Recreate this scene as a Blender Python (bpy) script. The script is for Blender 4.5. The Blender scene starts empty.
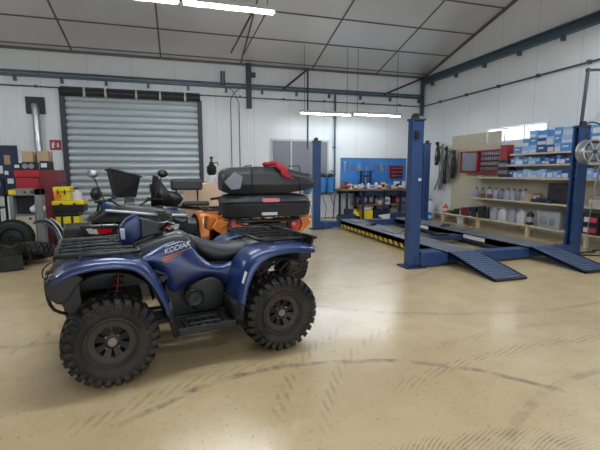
import bpy, bmesh, math, random
from mathutils import Vector, Matrix, Euler
random.seed(7)
C = bpy.context.scene.collection
PI = math.pi
R = math.radians
# ------------------------------------------------------------------ measurements taken from the photograph
FPX, EYE, YAW, PITCH = 407.0, 1.45, R(16.5), R(7.4)
FW = Vector((math.sin(YAW)*math.cos(PITCH), math.cos(YAW)*math.cos(PITCH), -math.sin(PITCH)))
RT = Vector((math.cos(YAW), -math.sin(YAW), 0)); UP = RT.cross(FW)
CP = Vector((0, 0, EYE))
def at(px, py, ax, v):
    """point of the real plane (axis ax = v) seen at a pixel of the photo"""
    d = FW*FPX + RT*(px-300) - UP*(py-225)
    return CP + d*((v-CP[ax])/d[ax])
DB = 12.23          # back wall
XR = 7.88           # right wall
EAVE = 4.55; SL = 0.263; RIDGE = 3.2
def zc(y): return EAVE + SL*(DB-y) if y > RIDGE else EAVE + SL*(DB-RIDGE) - SL*(RIDGE-y)

# ------------------------------------------------------------------ materials
def mat(name, col, rough=.5, metal=0., var=0., vscale=6., bump=0., bscale=60., coat=0., emit=0., spec=.5, dirt=None, dirt_amt=.5, dscale=3.):
    m = bpy.data.materials.new(name); m.use_nodes = True
    nt = m.node_tree; b = nt.nodes['Principled BSDF']
    c = (*col, 1)
    b.inputs['Base Color'].default_value = c
    b.inputs['Roughness'].default_value = rough
    b.inputs['Metallic'].default_value = metal
    b.inputs['Specular IOR Level'].default_value = spec
    b.inputs['Coat Weight'].default_value = coat
    b.inputs['Coat Roughness'].default_value = .12
    tc = nt.nodes.new('ShaderNodeTexCoord')
    last = None
    if var > 0:
        n = nt.nodes.new('ShaderNodeTexNoise'); n.inputs['Scale'].default_value = vscale; n.inputs['Detail'].default_value = 5
        nt.links.new(tc.outputs['Object'], n.inputs['Vector'])
        mx = nt.nodes.new('ShaderNodeMix'); mx.data_type = 'RGBA'
        mx.inputs[6].default_value = (*[max(0, x*(1-var)) for x in col], 1)
        mx.inputs[7].default_value = (*[min(1, x*(1+var)) for x in col], 1)
        nt.links.new(n.outputs['Fac'], mx.inputs[0]); nt.links.new(mx.outputs[2], b.inputs['Base Color']); last = mx
    if dirt:
        n = nt.nodes.new('ShaderNodeTexNoise'); n.inputs['Scale'].default_value = dscale; n.inputs['Detail'].default_value = 8
        nt.links.new(tc.outputs['Object'], n.inputs['Vector'])
        rp = nt.nodes.new('ShaderNodeMapRange'); rp.inputs[1].default_value = .45; rp.inputs[2].default_value = .7; rp.inputs[4].default_value = dirt_amt
        nt.links.new(n.outputs['Fac'], rp.inputs[0])
        mx = nt.nodes.new('ShaderNodeMix'); mx.data_type = 'RGBA'
        mx.inputs[6].default_value = c; mx.inputs[7].default_value = (*dirt, 1)
        if last: nt.links.new(last.outputs[2], mx.inputs[6])
        nt.links.new(rp.outputs[0], mx.inputs[0]); nt.links.new(mx.outputs[2], b.inputs['Base Color'])
    if bump > 0:
        n = nt.nodes.new('ShaderNodeTexNoise'); n.inputs['Scale'].default_value = bscale; n.inputs['Detail'].default_value = 3
        nt.links.new(tc.outputs['Object'], n.inputs['Vector'])
        bp = nt.nodes.new('ShaderNodeBump'); bp.inputs['Strength'].default_value = bump; bp.inputs['Distance'].default_value = .01
        nt.links.new(n.outputs['Fac'], bp.inputs['Height']); nt.links.new(bp.outputs[0], b.inputs['Normal'])
    if emit > 0:
        b.inputs['Emission Color'].default_value = c; b.inputs['Emission Strength'].default_value = emit
    return m
M = {}
TUBE_E = 95
M['blue_paint'] = mat('blue_paint', (.009,.032,.14), .3, .2, .12, 4, coat=.5, dirt=(.12,.12,.13), dirt_amt=.16, dscale=7)
M['cowl'] = mat('cowl_plastic', (.035,.038,.045), .36, var=.2)
M['black'] = mat('black_plastic', (.007,.007,.008), .42, var=.3, bump=.1, bscale=200)
M['black_gloss'] = mat('black_gloss', (.008,.008,.009), .3, coat=.15)
M['dirty_black'] = mat('dirty_black_plastic', (.008,.008,.009), .5, var=.3, dirt=(.05,.043,.036), dirt_amt=.25, dscale=9, bump=.1)
M['seat'] = mat('seat_vinyl', (.016,.017,.02), .38, bump=.15, bscale=350)
M['steel_black'] = mat('black_tube_steel', (.012,.012,.013), .3, .3)
M['rubber'] = mat('tyre_rubber', (.010,.0095,.009), .65, var=.35, vscale=20, dirt=(.085,.068,.052), dirt_amt=.55, dscale=4, bump=.3, bscale=90)
M['rubber_old'] = mat('old_tyre_rubber', (.013,.013,.013), .7, var=.3, bump=.2)
M['rim'] = mat('rim_black', (.01,.01,.011), .4, .3, dirt=(.06,.05,.04), dirt_amt=.3, dscale=14)
M['dusty_rim'] = mat('dusty_rim_edge', (.05,.04,.033), .6, .1, var=.35, vscale=14)
M['cap'] = mat('wheel_cap_metal', (.30,.25,.2), .55, .3)
M['alu'] = mat('aluminium', (.42,.42,.42), .35, .9, var=.15, vscale=20)
M['engine'] = mat('engine_metal', (.02,.02,.021), .42, .4, var=.4, vscale=20, dirt=(.08,.07,.06), dirt_amt=.3, dscale=9)
M['red_spring'] = mat('red_spring', (.2,.015,.012), .4)
M['red_lens'] = mat('red_lens', (.5,.01,.015), .12, coat=1)
M['clear_lens'] = mat('clear_lens', (.62,.62,.62), .12, coat=1)
M['orange'] = mat('orange_paint', (.68,.2,.028), .3, .1, .1, coat=.6)
M['white_ink'] = mat('white_print', (.72,.73,.75), .4)
M['orange_ink'] = mat('orange_print', (.62,.16,.05), .4)
M['lift'] = mat('lift_blue_paint', (.015,.05,.155), .34, var=.15, vscale=3, dirt=(.05,.08,.17), dirt_amt=.2, dscale=5)
M['lift_dark'] = mat('lift_dark_edge', (.015,.028,.07), .45)
M['runway'] = mat('runway_deck', (.17,.19,.23), .4, .25, var=.22, vscale=9, dirt=(.03,.035,.05), dirt_amt=.5, dscale=4, bump=.4, bscale=120)
M['ramp'] = mat('ramp_deck', (.085,.12,.2), .42, .2, var=.2, vscale=9, bump=.6, bscale=120)
M['yellow'] = mat('safety_yellow', (.72,.48,.02), .45)
M['yellow_plastic'] = mat('yellow_plastic', (.78,.6,.02), .4, var=.08)
M['red'] = mat('red_paint', (.34,.02,.03), .4, var=.12)
M['red_deep'] = mat('deep_red_paint', (.16,.02,.03), .5, var=.2)
M['red_cloth'] = mat('red_cloth', (.4,.012,.02), .8, bump=.4)
M['steel'] = mat('galvanised_steel', (.5,.52,.53), .32, .85, var=.2, vscale=12)
M['grey_paint'] = mat('grey_paint', (.2,.22,.22), .45, var=.15)
M['cream'] = mat('cream_panel', (.55,.5,.38), .6, var=.1, vscale=3, dirt=(.35,.3,.2), dirt_amt=.35)
M['card'] = mat('cardboard', (.42,.29,.18), .8, var=.12, vscale=5, bump=.15)
M['plywood'] = mat('plywood', (.6,.42,.3), .7, var=.2, vscale=4)
M['shelf_wood'] = mat('pale_shelf_wood', (.62,.53,.38), .55, var=.1, vscale=6)
M['bench_top'] = mat('bench_wood', (.23,.15,.09), .6, var=.3, vscale=8)
M['dark'] = mat('dark_grey', (.02,.021,.025), .55, var=.3)
M['dark_blue'] = mat('navy_metal', (.012,.022,.07), .45)
M['white_pl'] = mat('white_plastic', (.62,.62,.66), .35, var=.08)
M['lilac'] = mat('lilac_white_plastic', (.38,.38,.47), .35, var=.15)
M['grey_pl'] = mat('grey_plastic', (.22,.23,.27), .4, var=.2)
M['bin'] = mat('translucent_bin', (.36,.4,.42), .3, var=.2, vscale=15)
M['tank_blue'] = mat('tank_blue', (.025,.16,.42), .3, coat=.3, var=.1)
M['box_blue'] = mat('box_blue', (.09,.28,.62), .45, var=.15)
M['box_blue2'] = mat('box_pale_blue', (.32,.52,.8), .45, var=.15)
M['box_blue3'] = mat('box_deep_blue', (.025,.07,.27), .45, var=.15)
M['print_white'] = mat('label_white', (.68,.7,.75), .5, var=.1)
M['print_red'] = mat('label_red', (.6,.05,.08), .5)
M['green'] = mat('green_pl', (.03,.2,.07), .5)
M['brown'] = mat('brown_glass', (.2,.09,.03), .3, var=.3)
M['orange_pl'] = mat('orange_plastic', (.75,.14,.02), .4)
M['frost'] = mat('frosted_glass', (.19,.2,.235), .22, var=.2, vscale=1.2, coat=.6)
M['pane_day'] = mat('daylight_pane', (.9,.93,.97), .4, emit=2.2)
M['tube_light'] = mat('fluorescent_tube', (.86,.94,1.), .5, emit=TUBE_E)
M['tube_soft'] = mat('fluorescent_tube_small', (.86,.94,1.), .5, emit=TUBE_E*.5)
M['lamp_body'] = mat('lamp_housing', (.5,.5,.5), .5)
M['pipe_blue'] = mat('pipe_blue_grey', (.06,.1,.14), .4, .2, var=.15)
M['hose_pale'] = mat('pale_blue_hose', (.22,.32,.42), .4)
M['pipe_dark'] = mat('pipe_dark', (.03,.036,.05), .5)
M['mesh_belt'] = mat('worn_grey_rubber', (.2,.19,.17), .7, var=.5, vscale=15)
M['concrete_trim'] = mat('grey_trim', (.13,.12,.13), .5)

def ribbed(name, col, axis, rib, strength, rough, metal=0., var=.06, width_dir=True, spec=.5, seam=None):
    m = mat(name, col, rough, metal, var, 1.3, spec=spec)
    nt = m.node_tree; b = nt.nodes['Principled BSDF']
    tc = nt.nodes.new('ShaderNodeTexCoord'); sp = nt.nodes.new('ShaderNodeSeparateXYZ')
    nt.links.new(tc.outputs['Object'], sp.inputs[0])
    mu = nt.nodes.new('ShaderNodeMath'); mu.operation = 'MULTIPLY'; mu.inputs[1].default_value = 2*PI/rib
    nt.links.new(sp.outputs[axis], mu.inputs[0])
    sn = nt.nodes.new('ShaderNodeMath'); sn.operation = 'SINE'; nt.links.new(mu.outputs[0], sn.inputs[0])
    pw = nt.nodes.new('ShaderNodeMath'); pw.operation = 'MAXIMUM'; pw.inputs[1].default_value = .3; nt.links.new(sn.outputs[0], pw.inputs[0])
    bp = nt.nodes.new('ShaderNodeBump'); bp.inputs['Strength'].default_value = strength; bp.inputs['Distance'].default_value = .012
    nt.links.new(pw.outputs[0], bp.inputs['Height']); nt.links.new(bp.outputs[0], b.inputs['Normal'])
    if seam:
        md = nt.nodes.new('ShaderNodeMath'); md.operation = 'PINGPONG'; md.inputs[1].default_value = seam/2
        nt.links.new(sp.outputs[axis], md.inputs[0])
        lt = nt.nodes.new('ShaderNodeMath'); lt.operation = 'LESS_THAN'; lt.inputs[1].default_value = .008
        nt.links.new(md.outputs[0], lt.inputs[0])
        mx = nt.nodes.new('ShaderNodeMix'); mx.data_type = 'RGBA'
        src = b.inputs['Base Color'].links[0].from_socket
        nt.links.new(src, mx.inputs[6]); mx.inputs[7].default_value = (*[c*.78 for c in col], 1)
        nt.links.new(lt.outputs[0], mx.inputs[0]); nt.links.new(mx.outputs[2], b.inputs['Base Color'])
    return m
M['wall_back'] = ribbed('wall_panel_back', (.70,.725,.735), 0, .105, .22, .4, seam=1.1)
M['wall_right'] = ribbed('wall_panel_side', (.78,.80,.82), 1, .105, .22, .4, seam=1.1)
M['ceiling'] = mat('ceiling_metal', (.74,.75,.78), .36, .35, .12, .5)

def floor_material():
    m = bpy.data.materials.new('epoxy_floor'); m.use_nodes = True
    nt = m.node_tree; b = nt.nodes['Principled BSDF']; L = nt.links.new
    def N(t): return nt.nodes.new(t)
    tc = N('ShaderNodeTexCoord'); P = tc.outputs['Object']
    def noise(s, d=6, r=.6):
        n = N('ShaderNodeTexNoise'); n.inputs['Scale'].default_value = s; n.inputs['Detail'].default_value = d; n.inputs['Roughness'].default_value = r
        L(P, n.inputs['Vector']); return n.outputs['Fac']
    def rng(x, a, c, lo=0., hi=1.):
        r = N('ShaderNodeMapRange'); r.inputs[1].default_value = a; r.inputs[2].default_value = c; r.inputs[3].default_value = lo; r.inputs[4].default_value = hi
        L(x, r.inputs[0]); return r.outputs[0]
    def mth(op, a, c=None):
        n = N('ShaderNodeMath'); n.operation = op
        for i, v in ((0, a), (1, c)):
            if v is None: continue
            if isinstance(v, (int, float)): n.inputs[i].default_value = v
            else: L(v, n.inputs[i])
        return n.outputs[0]
    def mix(f, a, c):
        n = N('ShaderNodeMix'); n.data_type = 'RGBA'; L(f, n.inputs[0])
        for i, v in ((6, a), (7, c)):
            if isinstance(v, tuple): n.inputs[i].default_value = (*v, 1)
            else: L(v, n.inputs[i])
        return n.outputs[2]
    col = mix(rng(noise(.7), .35, .65), (.60,.45,.25), (.72,.565,.33))
    col = mix(rng(noise(3.5), .4, .7, 0, .5), col, (.53,.39,.215))
    col = mix(rng(noise(34, 3), .60, .72, 0, .6), col, (.26,.19,.12))
    # tyre tracks: wobbly arcs with a lug rhythm
    sp = N('ShaderNodeSeparateXYZ'); wv = N('ShaderNodeVectorMath'); wv.operation = 'ADD'
    nn = N('ShaderNodeTexNoise'); nn.inputs['Scale'].default_value = 1.2; L(P, nn.inputs['Vector'])
    sc = N('ShaderNodeVectorMath'); sc.operation = 'SCALE'; sc.inputs['Scale'].default_value = .12; L(nn.outputs['Color'], sc.inputs[0])
    L(P, wv.inputs[0]); L(sc.outputs[0], wv.inputs[1]); L(wv.outputs[0], sp.inputs[0])
    X, Y = sp.outputs[0], sp.outputs[1]
    def arc(cx, cy, r, w, a0, a1, amt, lug=0., c=(.24,.18,.13)):
        nonlocal col
        dx = mth('SUBTRACT', X, cx); dy = mth('SUBTRACT', Y, cy)
        d = mth('SQRT', mth('ADD', mth('MULTIPLY', dx, dx), mth('MULTIPLY', dy, dy)))
        e = mth('ABSOLUTE', mth('SUBTRACT', d, r))
        band = rng(e, w*.55, w, 1., 0.)
        ang = mth('ARCTAN2', dy, dx)
        g = mth('MULTIPLY', rng(ang, a0, a0+.12), rng(ang, a1-.12, a1, 1., 0.))
        band = mth('MULTIPLY', band, g)
        if lug:
            s = mth('SINE', mth('MULTIPLY', mth('ADD', ang, mth('MULTIPLY', mth('SUBTRACT', d, r), .9)), lug))
            band = mth('MULTIPLY', band, rng(s, .0, .5))
        nz = rng(noise(9, 4), .35, .6)
        band = mth('MULTIPLY', mth('MULTIPLY', band, nz), amt)
        col = mix(band, col, c)
    arc(.85, .95, 1.92, .035, R(30), R(130), .8)
    arc(.55, 1.2, 1.7, .09, R(75), R(135), .35, 90)
    arc(2.75, 1.55, 2.3, .06, R(120), R(165), .5, 110)
    arc(2.95, 1.3, 2.28, .05, R(112), R(165), .4, 110)
    arc(3.0, -1.6, 4.25, .07, R(62), R(115), .5, 170)
    arc(3.1, -1.3, 4.3, .06, R(60), R(110), .4, 170)
    arc(3.2, -.6, 2.75, .04, R(70), R(125), .35)
    arc(4.0, 7.6, 4.3, .05, R(-150), R(-60), .4)
    arc(1.35, .1, 1.62, .16, R(60), R(125), .6, 260, (.16,.11,.1))
    arc(-1.2, 5.2, 1.35, .05, R(-150), R(-60), .4)
    arc(2.2, 6.9, 2.2, .05, R(-120), R(0), .22)
    arc(-3.2, 4.8, 2.2, .05, R(-60), R(40), .45, 70)
    # a worn sooty patch near the camera
    L(col, b.inputs['Base Color'])
    rg = rng(noise(2.2), .3, .7, .15, .27)
    L(rg, b.inputs['Roughness'])
    b.inputs['Specular IOR Level'].default_value = .5; b.inputs['Coat Weight'].default_value = .45; b.inputs['Coat Roughness'].default_value = .2
    bp = N('ShaderNodeBump'); bp.inputs['Strength'].default_value = .12; bp.inputs['Distance'].default_value = .01
    L(noise(14, 4), bp.inputs['Height']); L(bp.outputs[0], b.inputs['Normal'])
    return m
M['floor'] = floor_material()

# ------------------------------------------------------------------ mesh helpers
class G:
    def __init__(s): s.bm = bmesh.new()
    def face(s, vs):
        try: return s.bm.faces.new(vs)
        except ValueError: return None
    def box(s, c, size, rot=None):
        c = Vector(c); hx, hy, hz = [x/2 for x in size]
        m = Euler(rot).to_matrix() if rot else Matrix.Identity(3)
        v = [s.bm.verts.new(c + m @ Vector((x*hx, y*hy, z*hz))) for x in (-1,1) for y in (-1,1) for z in (-1,1)]
        for f in ((0,1,3,2),(4,6,7,5),(0,4,5,1),(2,3,7,6),(0,2,6,4),(1,5,7,3)): s.face([v[i] for i in f])
        return s
    def b2(s, x0, x1, y0, y1, z0, z1): return s.box(((x0+x1)/2,(y0+y1)/2,(z0+z1)/2), (abs(x1-x0),abs(y1-y0),abs(z1-z0)))
    def cyl(s, p0, p1, r0, r1=None, n=14):
        return s.tube([p0, p1], r0, n, r1)
    def tube(s, pts, r, n=8, r1=None, closed=False):
        pts = [Vector(p) for p in pts]; k = len(pts); rings = []
        up = None
        for i, p in enumerate(pts):
            if closed: t = pts[(i+1) % k] - pts[i-1]
            elif i == 0: t = pts[1]-pts[0]
            elif i == k-1: t = pts[-1]-pts[-2]
            else: t = (pts[i+1]-p).normalized() + (p-pts[i-1]).normalized()
            t = t.normalized() if t.length > 1e-9 else Vector((0,0,1))
            if up is None: up = t.orthogonal().normalized()
            a = up - t*up.dot(t)
            a = a.normalized() if a.length > 1e-6 else t.orthogonal().normalized()
            up = a; b = t.cross(a)
            rr = r if r1 is None else r + (r1-r)*i/(k-1)
            rings.append([s.bm.verts.new(p + (a*math.cos(2*PI*j/n) + b*math.sin(2*PI*j/n))*rr) for j in range(n)])
        for i in range(k if closed else k-1):
            A, B = rings[i], rings[(i+1) % k]
            for j in range(n): s.face([A[j], A[(j+1)%n], B[(j+1)%n], B[j]])
        if not closed: s.face(rings[0][::-1]); s.face(rings[-1])
        return s
    def loft(s, secs, cap=True, closed=True):
        rings = [[s.bm.verts.new(Vector(p)) for p in sec] for sec in secs]
        n = len(rings[0])
        for A, B in zip(rings, rings[1:]):
            for j in range(n if closed else n-1): s.face([A[j], A[(j+1)%n], B[(j+1)%n], B[j]])
        if cap and closed: s.face(rings[0][::-1]); s.face(rings[-1])
        return s
    def lathe(s, prof, axis='z', o=(0,0,0), n=24, cap=True):
        o = Vector(o); rings = []
        for r, h in prof:
            ring = []
            for j in range(n):
                a = 2*PI*j/n; u, v = r*math.cos(a), r*math.sin(a)
                p = {'z': (u,v,h), 'y': (u,h,v), 'x': (h,u,v)}[axis]
                ring.append(s.bm.verts.new(o + Vector(p)))
            rings.append(ring)
        for A, B in zip(rings, rings[1:]):
            for j in range(n): s.face([A[j], A[(j+1)%n], B[(j+1)%n], B[j]])
        if cap: s.face(rings[0][::-1]); s.face(rings[-1])
        return s
    def prism(s, poly, ax, a, b):
        """poly in the two other axes, extruded along ax from a to b"""
        def P(u, v, w): return {0: (w,u,v), 1: (u,w,v), 2: (u,v,w)}[ax]
        A = [s.bm.verts.new(P(u, v, a)) for u, v in poly]; B = [s.bm.verts.new(P(u, v, b)) for u, v in poly]
        n = len(poly)
        for j in range(n): s.face([A[j], A[(j+1)%n], B[(j+1)%n], B[j]])
        s.face(A[::-1]); s.face(B); return s
    def ball(s, c, r, sc=(1,1,1), u=14, v=9):
        c = Vector(c)
        prof = [(max(1e-4, r*math.sin(PI*i/v)), -r*math.cos(PI*i/v)) for i in range(v+1)]
        rings = [[s.bm.verts.new(c+Vector((q*math.cos(2*PI*j/u)*sc[0], q*math.sin(2*PI*j/u)*sc[1], h*sc[2]))) for j in range(u)] for q, h in prof]
        for A, B in zip(rings, rings[1:]):
            for j in range(u): s.face([A[j], A[(j+1)%u], B[(j+1)%u], B[j]])
        s.face(rings[0][::-1]); s.face(rings[-1])
        return s
def obj(name, g, m, parent=None, bevel=0., smooth=None, sub=0, solid=0., loc=None, rot=None, label=None, solid_off=0.):
    bm = g.bm
    bmesh.ops.recalc_face_normals(bm, faces=bm.faces[:])
    me = bpy.data.meshes.new(name); bm.to_mesh(me); bm.free()
    me.materials.append(M[m] if isinstance(m, str) else m)
    o = bpy.data.objects.new(name, me); C.objects.link(o)
    if parent: o.parent = parent
    if loc: o.location = loc
    if rot: o.rotation_euler = rot
    if solid: md = o.modifiers.new('solid', 'SOLIDIFY'); md.thickness = solid; md.offset = solid_off
    if bevel: md = o.modifiers.new('bevel', 'BEVEL'); md.width = bevel; md.segments = 2; md.limit_method = 'ANGLE'
    if sub: md = o.modifiers.new('sub', 'SUBSURF'); md.levels = sub; md.render_levels = sub
    if smooth is not None:
        for p in me.polygons: p.use_smooth = True
        if smooth < 180:
            try: me.set_sharp_from_angle(angle=R(smooth))
            except Exception: pass
    if label: o['label'] = label
    return o
def tag(o, label, cat, group=None, kind=None):
    if label: o['label'] = label
    if cat: o['category'] = cat
    if group: o['group'] = group
    if kind: o['kind'] = kind
    return o
def thing(name, label, cat, loc=(0,0,0), rz=0., group=None):
    o = bpy.data.objects.new(name, None); C.objects.link(o); o.empty_display_size = .1
    o.location = loc; o.rotation_euler = (0,0,rz)
    return tag(o, label, cat, group)
def struct(name, g, m, **k):
    o = obj(name, g, m, **k)
    if not k.get('parent'): o['kind'] = 'structure'
    return o
def dup(o, parent=None):
    c = o.copy(); C.objects.link(c)
    if parent: c.parent = parent
    for ch in list(o.children): dup(ch, c)
    return c
def text(name, s, size, m, parent, loc, rot, ext=.0015, shear=0.):
    cu = bpy.data.curves.new(name, 'FONT'); cu.body = s; cu.size = size; cu.extrude = ext; cu.shear = shear
    cu.align_x = 'CENTER'; cu.align_y = 'CENTER'; cu.offset = size*.018
    t = bpy.data.objects.new(name, cu); C.objects.link(t)
    bpy.context.view_layer.update()
    me = bpy.data.meshes.new_from_object(t.evaluated_get(bpy.context.evaluated_depsgraph_get()))
    bpy.data.objects.remove(t)
    me.materials.clear(); me.materials.append(M[m])
    o = bpy.data.objects.new(name, me); C.objects.link(o); o.parent = parent; o.location = loc; o.rotation_euler = rot
    return o
def rrect(w, h, r, n=4):
    pts = []
    for cx, cy, a0 in ((w/2-r,h/2-r,0),(-w/2+r,h/2-r,90),(-w/2+r,-h/2+r,180),(w/2-r,-h/2+r,270)):
        for i in range(n+1):
            a = R(a0+90*i/n); pts.append((cx+r*math.cos(a), cy+r*math.sin(a)))
    return pts
def lerp(pts, x):
    """piecewise linear y(x) through pts sorted by x"""
    for (x0,y0),(x1,y1) in zip(pts, pts[1:]):
        if (x0 <= x <= x1) or (x1 <= x <= x0): return y0+(y1-y0)*(x-x0)/(x1-x0)
    return pts[0][1] if abs(x-pts[0][0]) < abs(x-pts[-1][0]) else pts[-1][1]
def smoothline(pts, n=5):
    """Catmull-Rom through the points"""
    P = [Vector(p) for p in pts]; out = []
    for i in range(len(P)-1):
        a = P[i-1] if i else P[0]*2-P[1]; b, c = P[i], P[i+1]; d = P[i+2] if i+2 < len(P) else P[-1]*2-P[-2]
        for k in range(n):
            t = k/n
            out.append(.5*((2*b)+(c-a)*t+(2*a-5*b+4*c-d)*t*t+(3*b-a-3*c+d)*t**3))
    out.append(P[-1]); return out

# ------------------------------------------------------------------ the building
struct('floor', G().b2(-8, XR+.2, -5.2, DB+.2, -.12, 0), 'floor')
YB = -5.0; XL = -8.0
DX0, DX1, DZ = -2.78, .6, 3.5
g = G(); g.b2(XL, DX0, DB, DB+.15, 0, EAVE); g.b2(DX1, XR, DB, DB+.15, 0, EAVE); g.b2(DX0, DX1, DB, DB+.15, DZ, EAVE)
struct('wall_back', g, 'wall_back')
WY0, WY1, WZ0, WZ1 = 7.28, 9.12, 2.22, 2.54
g = G(); g.b2(XR, XR+.15, YB, DB+.15, 0, WZ0); g.b2(XR, XR+.15, YB, WY0, WZ0, WZ1); g.b2(XR, XR+.15, WY1, DB+.15, WZ0, WZ1)
g.prism([(YB,WZ1),(DB+.15,WZ1),(DB+.15,zc(DB)),(RIDGE,zc(RIDGE)),(YB,zc(YB))], 0, XR, XR+.15)
struct('wall_right', g, 'wall_right')
struct('wall_left', G().prism([(YB,0),(DB+.15,0),(DB+.15,zc(DB)),(RIDGE,zc(RIDGE)),(YB,zc(YB))], 0, XL-.15, XL), 'wall_right')
OX0, OX1, OZ = -1.0, 5.6, 3.7     # opening added in the unseen front wall to let fill light in
g = G(); g.b2(XL, OX0, YB-.15, YB, 0, zc(YB)); g.b2(OX1, XR, YB-.15, YB, 0, zc(YB)); g.b2(OX0, OX1, YB-.15, YB, OZ, zc(YB))
struct('wall_front', g, 'wall_back')
g = G()
g.prism([(DB+.15,zc(DB+.15)),(RIDGE,zc(RIDGE)),(YB-.15,zc(YB-.15)),(YB-.15,zc(YB-.15)+.12),(RIDGE,zc(RIDGE)+.12),(DB+.15,zc(DB+.15)+.12)], 0, XL-.15, XR+.15)
struct('ceiling', g, 'ceiling')
# cover strips on the ceiling joints
g = G()
for x in (-6.86,-4.69,-2.52,-.35,1.83,4.0,6.15):
    g.prism([(DB,zc(DB)),(RIDGE,zc(RIDGE)),(RIDGE,zc(RIDGE)-.012),(DB,zc(DB)-.012)], 0, x-.02, x+.02)
struct('trim_1', g, 'concrete_trim')
g = G()
for y in (12.02,10.92,9.84,8.76,7.66,6.56,5.46,4.36):
    a = math.atan(SL); g.box((( XL+XR)/2, y, zc(y)-.006), (XR-XL, .035, .014), (-a,0,0))
struct('trim_2', g, 'concrete_trim')
struct('trim_3', G().b2(XL, XR, DB-.04, DB, EAVE-.05, EAVE+.02), 'concrete_trim')   # eave angle
g = G(); a = math.atan(SL)
g.prism([(DB,zc(DB)-.07),(RIDGE,zc(RIDGE)-.07),(RIDGE,zc(RIDGE)),(DB,zc(DB))], 0, XR-.04, XR)
struct('trim_4', g, 'concrete_trim')   # gable angle
struct('baseboard_back', G().b2(DX1+.12, XR, DB-.02, DB, 0, .1), 'cream')
struct('baseboard_right', G().b2(XR-.02, XR, YB, DB, 0, .1), 'cream')
# pipes and rails on the walls
g = G(); g.b2(XL, XR-.02, DB-.12, DB, 3.845, 3.9)
for x in [-7+i*1.05 for i in range(15)]: g.b2(x-.03, x+.03, DB-.08, DB, 3.72, 3.83)
struct('trim_5', g, 'pipe_blue')
g = G(); g.cyl((XL, DB-.16, 3.96), (XR-.1, DB-.16, 3.93), .028)
struct('trim_6', g, 'pipe_blue')
g = G(); g.cyl((XL, DB-.05, 3.62), (XR-.03, DB-.05, 3.6), .017)
g.cyl((XR-.05, DB-.03, 3.6), (XR-.05, YB, 3.6), .02)
for y in [11.2-1.2*i for i in range(10)]: g.b2(XR-.08, XR, y-.03, y+.03, 3.57, 3.64)
for x in [-6+i*1.3 for i in range(11)]: g.b2(x-.025, x+.025, DB-.08, DB, 3.59, 3.65)
struct('trim_7', g, 'pipe_blue')
# crane rail on the right wall
g = G(); g.b2(XR-.16, XR, YB, DB-.1, 4.28, 4.32); g.b2(XR-.1, XR-.06, YB, DB-.1, 4.32, 4.44); g.b2(XR-.16, XR, YB, DB-.1, 4.44, 4.48)
for y in [11.6-1.15*i for i in range(12)]: g.b2(XR-.12, XR-.03, y-.03, y+.03, 4.17, 4.28)
struct('trim_8', g, 'pipe_blue')
struct('trim_9', G().b2(XR-.12, XR-.02, DB-.12, DB-.02, 3.3, 4.5), 'pipe_blue')
# diagonal braces and the vertical pipes at the back wall
g = G(); g.cyl((3.06, DB-.15, 3.88), (3.82, DB-.25, 4.5), .03); g.cyl((6.36, DB-.15, 3.9), (7.78, DB-.25, 4.5), .03)
struct('trim_10', g, 'pipe_dark')
g = G(); g.cyl((3.80, DB-.22, 2.15), (3.80, DB-.22, 4.5), .026)
struct('trim_11', g, 'pipe_dark')
g = G(); g.cyl((4.74, DB-.08, .95), (4.74, DB-.08, 3.9), .03, n=10)
for z in (1.35, 2.2, 3.1): g.b2(4.69, 4.79, DB-.08, DB, z, z+.04)
g.tube([(4.74,DB-.1,1.45),(4.62,DB-.14,1.5),(4.5,DB-.14,1.42),(4.47,DB-.14,1.25),(4.6,DB-.14,1.15)], .014)
struct('trim_12', g, 'pipe_blue')
# dark steel post stub and small wall fittings
g = G(); g.b2(1.98, 2.12, DB-.14, DB-.02, 3.3, 4.55); g.b2(2.1, 2.24, DB-.16, DB-.02, 4.18, 4.3)
struct('trim_13', g, 'pipe_dark')
g = G(); g.b2(1.25, 1.29, DB-.1, DB-.04, 3.85, 4.3); g.b2(1.33, 1.37, DB-.1, DB-.04, 3.85, 4.3)
struct('trim_14', g, 'pipe_dark')
g = G()
g.tube([(1.3,DB-.1,3.95),(1.62,DB-.08,3.75),(1.52,DB-.05,3.5),(1.52,DB-.04,1.0)], .011)
g.tube([(1.9,DB-.1,3.95),(1.62,DB-.07,3.7),(1.76,DB-.05,3.45),(1.76,DB-.04,1.0)], .011)
struct('trim_15', g, 'pipe_dark')
# hanging struts of the upper lamp
g = G(); p = at(220,62,1,11.9); q = Vector((1.62, 7.6, zc(7.6)-.02))
g.cyl((1.5, 11.7, zc(11.7)), (1.3, 7.0, 4.12), .02); g.cyl((1.85, 11.7, zc(11.7)), (1.52, 7.0, 4.12), .012)
struct('trim_16', g, 'pipe_dark')

# roller shutter
g = G(); n = 20; h = (DZ-.02)/n
secs = []
for i in range(n):
    z = i*h
    for t in (0,.03,.15,.35,.55,.72,.78,.8,.97): secs.append((z+t*h, .03+.045*math.sin(PI*t/.78)**.7 if t < .775 else -.045))
poly = [(DB+.02-d, z) for z, d in secs] + [(DB+.09, z) for z in (n*h, 0)]
g.prism([(y, z) for y, z in poly], 0, DX0, DX1)
M['shutter'] = mat('shutter_metal', (.52,.58,.61), .38, .2, .08, 2)
d = struct('door_1', g, 'shutter')
g = G(); g.b2(DX0-.1, DX0+.02, DB-.1, DB+.05, 0, 3.62); g.b2(DX1-.02, DX1+.1, DB-.1, DB+.05, 0, 3.45)
struct('guide_rail', g, 'pipe_dark', parent=d)
g = G(); g.cyl((DX0-.06, DB-.2, 3.5), (DX1+.05, DB-.2, 3.5), .09, n=20); g.b2(DX0-.08, DX1+.06, DB-.03, DB+.0, 3.42, 3.66)
struct('roller_drum', g, 'dark', parent=d, smooth=40)
g = G()
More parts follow.
